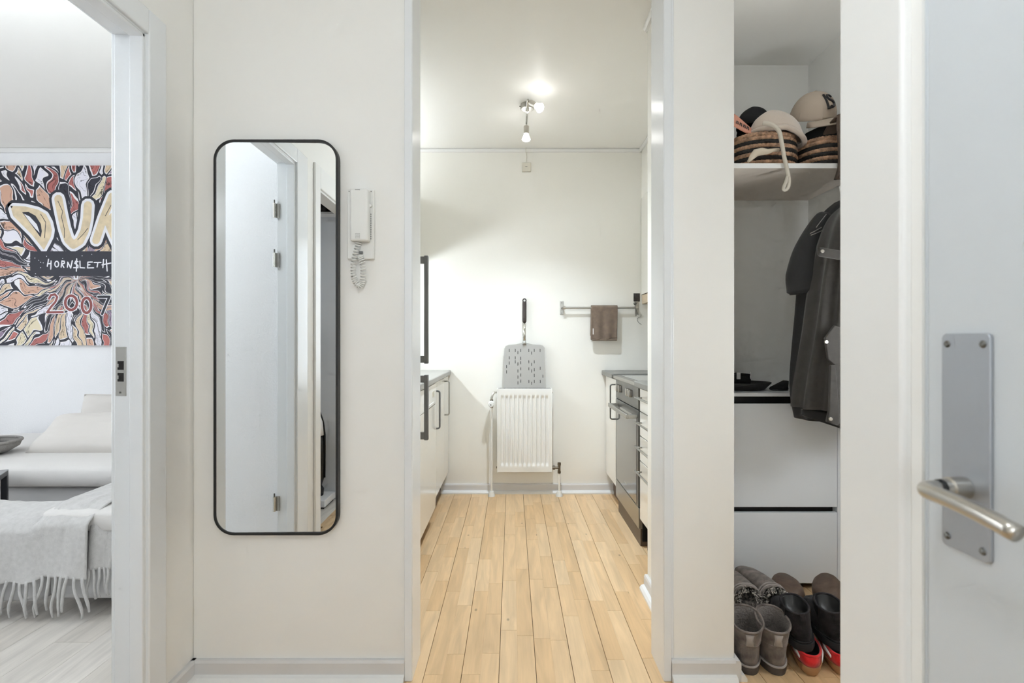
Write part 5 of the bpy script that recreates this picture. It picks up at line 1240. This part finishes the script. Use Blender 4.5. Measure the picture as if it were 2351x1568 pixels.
# fur lined slipper boots lying behind, openings towards the viewer
M['fur'] = mat('mottled_fur', (150, 140, 134), 1.0, bump=1.0, bscale=130, var=0.75, vscale=70, bdist=0.01, detail=5)
def xring(y, hw, z0, z1, n=30): return [(hw*math.copysign(abs(math.cos(2*PI*j/n))**0.85, math.cos(2*PI*j/n)), y, (z0+z1)/2 + (z1-z0)/2*math.copysign(abs(math.sin(2*PI*j/n))**0.85, math.sin(2*PI*j/n))) for j in range(n)]
def fur_boot(label, loc, rot, seed):
    t = thing('slipper_boot', label, 'boot', loc, rot, 'pair of fur lined boots')
    prof = [(0, .052, .006, .106), (.03, .051, .006, .104), (.08, .050, .006, .100), (.14, .049, .006, .090), (.19, .047, .006, .078), (.225, .040, .008, .064), (.245, .028, .012, .050), (.252, .012, .020, .040)]
    MB().loft([xring(*r) for r in prof], cap0=False).build('upper', M['suede_grey'], t, local=True, smooth=True)
    MB().loft([xring(0.0, .052, .006, .106), xring(0.004, .045, .012, .100), xring(0.06, .040, .014, .092), xring(0.10, .036, .014, .085)], cap0=False).build('lining', M['fur'], t, local=True, smooth=True)
    MB().loft([[(x*0.97, y, z) for x, y in ((-.046, 0.0), (-.05, .06), (-.052, .15), (-.04, .22), (-.015, .25), (.015, .25), (.04, .22), (.052, .15), (.05, .06), (.046, 0.0))] for z in (0.0, 0.010)]).build('sole', M['sole_dark'], t, local=True, bevel=0.002)
    for yy in (0.012, 0.026):
        MB().tube([Vector(q) for q in xring(yy, .0525, .0055, .1055)], 0.0026, 6, closed=True).build('cuff_seam', M['suede_tab'], t, local=True, smooth=True)
    rr = random.Random(seed); b = MB()
    for i in range(170):
        a = 2*PI*rr.random(); k = rr.uniform(0.60, 0.97)
        p = Vector((.050*k*math.cos(a), rr.uniform(-0.002, 0.014), .056 + .048*k*math.sin(a)))
        d_ = Vector((rr.uniform(-1, 1), rr.uniform(-1.4, -0.3), rr.uniform(-1, 1))).normalized()*rr.uniform(0.007, 0.015)
        b.tube([p, p + d_*0.5 + Vector((0, 0, 0.002)), p + d_], 0.0022, 4)
    o = b.build('fur_tufts', M['fur'], t, local=True, smooth=True); o['kind'] = 'stuff'
fur_boot('fur lined grey boot lying on its sole, half hidden by the wall corner', (0.898, 1.925, 0.070), (math.radians(2), 0, math.radians(-4)), 3)
fur_boot('fur lined grey boot lying next to the brown clog', (0.990, 1.930, 0.072), (math.radians(5), math.radians(12), math.radians(4)), 8)
# clogs, toes towards the viewer and raised on the black boots
C_SOLE = [(0, 0, 0.0, 0.25, 0.050), (0.018, 0.02, -0.002, 0.254, 0.055), (0.036, 0.034, 0.0, 0.252, 0.054)]
C_UP = [(0.0362, 0.0342, 0.06, 0.248, 0.053), (0.055, 0.055, 0.065, 0.246, 0.053), (0.075, 0.072, 0.07, 0.236, 0.050), (0.090, 0.084, 0.08, 0.215, 0.042), (0.098, 0.092, 0.09, 0.175, 0.026)]
def c_extra(t):
    MB().lathe([(0.002, 0.005), (0.006, 0.004), (0.007, 0)], (0.049, 0.095, 0.058), 12, 'x').build('rivet', M['brass'], t, local=True, smooth=True)
def clog_at(label, heel, toe, upv):
    shoe('clog', label, 'clog', heel, basis_y(Vector(toe)-Vector(heel), upv), C_SOLE, C_UP, None, 'clog', 'clog', None, 'pair of brown clogs', extra=c_extra)
def basis_y(f, u):
    f = Vector(f).normalized(); u = Vector(u); u = (u - f*u.dot(f)).normalized(); w = f.cross(u)
    return tuple(Matrix((w, f, u)).transposed().to_euler())
clog_at('brown leather clog facing the viewer behind the black boots', (1.135, 2.17, 0.045), (1.085, 1.925, 0.070), (0, 0, 1))
clog_at('brown leather clog turned towards the cabinet side', (1.350, 2.13, 0.075), (1.225, 1.925, 0.062), (-0.35, 0, 1))
# dark shoes on the tray and the pointed shoe by the parka
D_SOLE = [(0, 0, 0.0, 0.16, 0.034), (0.010, 0.010, -0.002, 0.163, 0.036), (0.014, 0.014, -0.001, 0.162, 0.0355)]
D_UP = [(0.0142, 0.0142, 0.002, 0.158, 0.033), (0.03, 0.028, 0.0, 0.15, 0.034), (0.048, 0.046, 0.002, 0.12, 0.031), (0.058, 0.062, 0.004, 0.085, 0.028)]
def d_extra(t):
    MB().box(-0.010, 0.010, -0.003, 0.004, 0.040, 0.072).build('heel_loop', M['linen'], t, local=True, bevel=0.002)
    MB().tube([Vector(q) for q in sring(0.014, 0.014, -0.001, 0.161, 0.0352)], 0.0022, 6, closed=True).build('white_welt', M['linen'], t, local=True, smooth=True)
shoe('small_shoe', 'small black shoe with a pale heel loop lying in the tray', 'shoe', (1.135, 2.395, 0.893), (0, 0, math.radians(60)), D_SOLE, D_UP, [(0.054, 0.058, 0.008, 0.08, 0.024), (0.03, 0.03, 0.01, 0.08, 0.024)], 'tray', 'cap_black', 'black', 'small shoes in the tray', extra=d_extra)
shoe('small_shoe', 'small black shoe at the far end of the tray', 'shoe', (1.06, 2.36, 0.893), (0, 0, math.radians(20)), D_SOLE, D_UP, [(0.054, 0.058, 0.008, 0.08, 0.024), (0.03, 0.03, 0.01, 0.08, 0.024)], 'tray', 'cap_black', 'black', 'small shoes in the tray', extra=d_extra)
ps = thing('pump_shoe', 'black pointed shoe peeking out beside the parka on the cabinet', 'shoe', (1.30, 2.38, 0.8805), (0, 0, math.radians(95)))
def pring(z, y0, y1, hw): 
    o_ = []
    for j in range(28):
        a = 2*PI*j/28; y = (y0+y1)/2 + (y1-y0)/2*math.sin(a); q = max(0, (y-y0)/(y1-y0))
        o_.append((hw*math.cos(a)*(1 - 0.55*q**3), y, z))
    return o_
MB().loft([pring(0.0005, 0.0, 0.080, 0.026), pring(0.006, -0.002, 0.092, 0.03)]).build('sole', M['black'], ps, local=True, smooth=True)
MB().loft([pring(0.0062, -0.002, 0.092, 0.03), pring(0.016, 0.0, 0.086, 0.031), pring(0.030, 0.0, 0.055, 0.028), pring(0.045, 0.0, 0.02, 0.02)]).build('upper', M['cap_black'], ps, local=True, smooth=True)

# ------------------------------------------------------------------ cleaning cupboard, seen in the mirror
vc = thing('vacuum_cleaner', 'white and black upright stick vacuum cleaner in the cupboard, seen in the mirror', 'vacuum cleaner', (-1.345, -0.18, 0.058))
def vr(z, cx_, rx, ry): return [(cx_ + 0.03 + rx*math.cos(2*PI*j/24), -0.18 + ry*math.sin(2*PI*j/24), z) for j in range(24)]
MB().loft([vr(0.06, -1.345, 0.062, 0.06), vr(0.10, -1.345, 0.066, 0.065), vr(0.125, -1.345, 0.05, 0.05)]).build('floor_head', M['black'], vc, smooth=True)
MB().loft([vr(0.12, -1.345, 0.05, 0.05), vr(0.18, -1.340, 0.064, 0.062), vr(0.34, -1.340, 0.068, 0.066), vr(0.47, -1.342, 0.066, 0.064)]).build('dust_container', M['satinblack'], vc, smooth=True)
MB().loft([vr(0.4705, -1.342, 0.066, 0.064), vr(0.56, -1.345, 0.062, 0.06), vr(0.64, -1.358, 0.046, 0.045), vr(0.70, -1.372, 0.030, 0.03), vr(0.95, -1.380, 0.022, 0.022)]).build('motor_body', M['white'], vc, smooth=True)
MB().tube([(-1.242, -0.18, 0.18), (-1.240, -0.18, 0.47), (-1.252, -0.18, 0.56), (-1.278, -0.18, 0.64), (-1.308, -0.18, 0.70), (-1.325, -0.18, 0.95)], 0.006, 8).build('edge_trim', M['black'], vc, smooth=True)
MB().loft([vr(0.951, -1.380, 0.022, 0.022), vr(1.02, -1.372, 0.026, 0.024), vr(1.10, -1.372, 0.026, 0.024), vr(1.17, -1.385, 0.018, 0.018)]).build('handle', M['black'], vc, smooth=True)
dk = thing('dock_tray', 'low white plastic tray with dark slots under the vacuum cleaner', 'tray', (-1.32, -0.18, 0))
MB().box(-1.52, -1.20, -0.275, -0.06, 0.012, 0.058).build('body', M['white'], dk, bevel=0.004)
for x0, x1 in ((-1.40, -1.285), (-1.272, -1.235)):
    MB().box(x0, x1, -0.0605, -0.058, 0.026, 0.044).build('slot', M['black'], dk)
for x in (-1.50, -1.22): MB().box(x-0.01, x+0.01, -0.26, -0.07, 0, 0.012).build('foot', M['black'], dk)
cs = MB().box(-1.548, WX-WT-0.002, C20+0.001, C20+0.09, 1.985, 2.0).build('cupboard_shelf', M['mdf'])
tag(cs, 'narrow white shelf high in the cleaning cupboard, seen in the mirror', 'shelf')
rb = random.Random(2)
for i in range(5):
    x0 = -1.535 + i*0.076
    def bagf(u, v, x0=x0):
        a = 2*PI*u; e = lambda t: math.copysign(abs(t)**0.6, t)
        return (x0+0.037 + 0.036*e(math.cos(a))*(1-0.12*v), C20+0.046 + 0.038*e(math.sin(a))*(1-0.1*v) , 2.0005 + 0.30*v)
    bb_ = MB().loft([[bagf(j/20, k/6) for j in range(20)] for k in range(7)]).build('black_bag', M['satinblack'], smooth=True)
    tag(bb_, ['leftmost in its row of glossy black bags', 'second from the far end of the row of glossy black bags', 'middle one of the five glossy black bags', 'second from the opening in the row of glossy black bags', 'glossy black bag closest to the cupboard opening'][i], 'bag', 'black bags on the cupboard shelf')
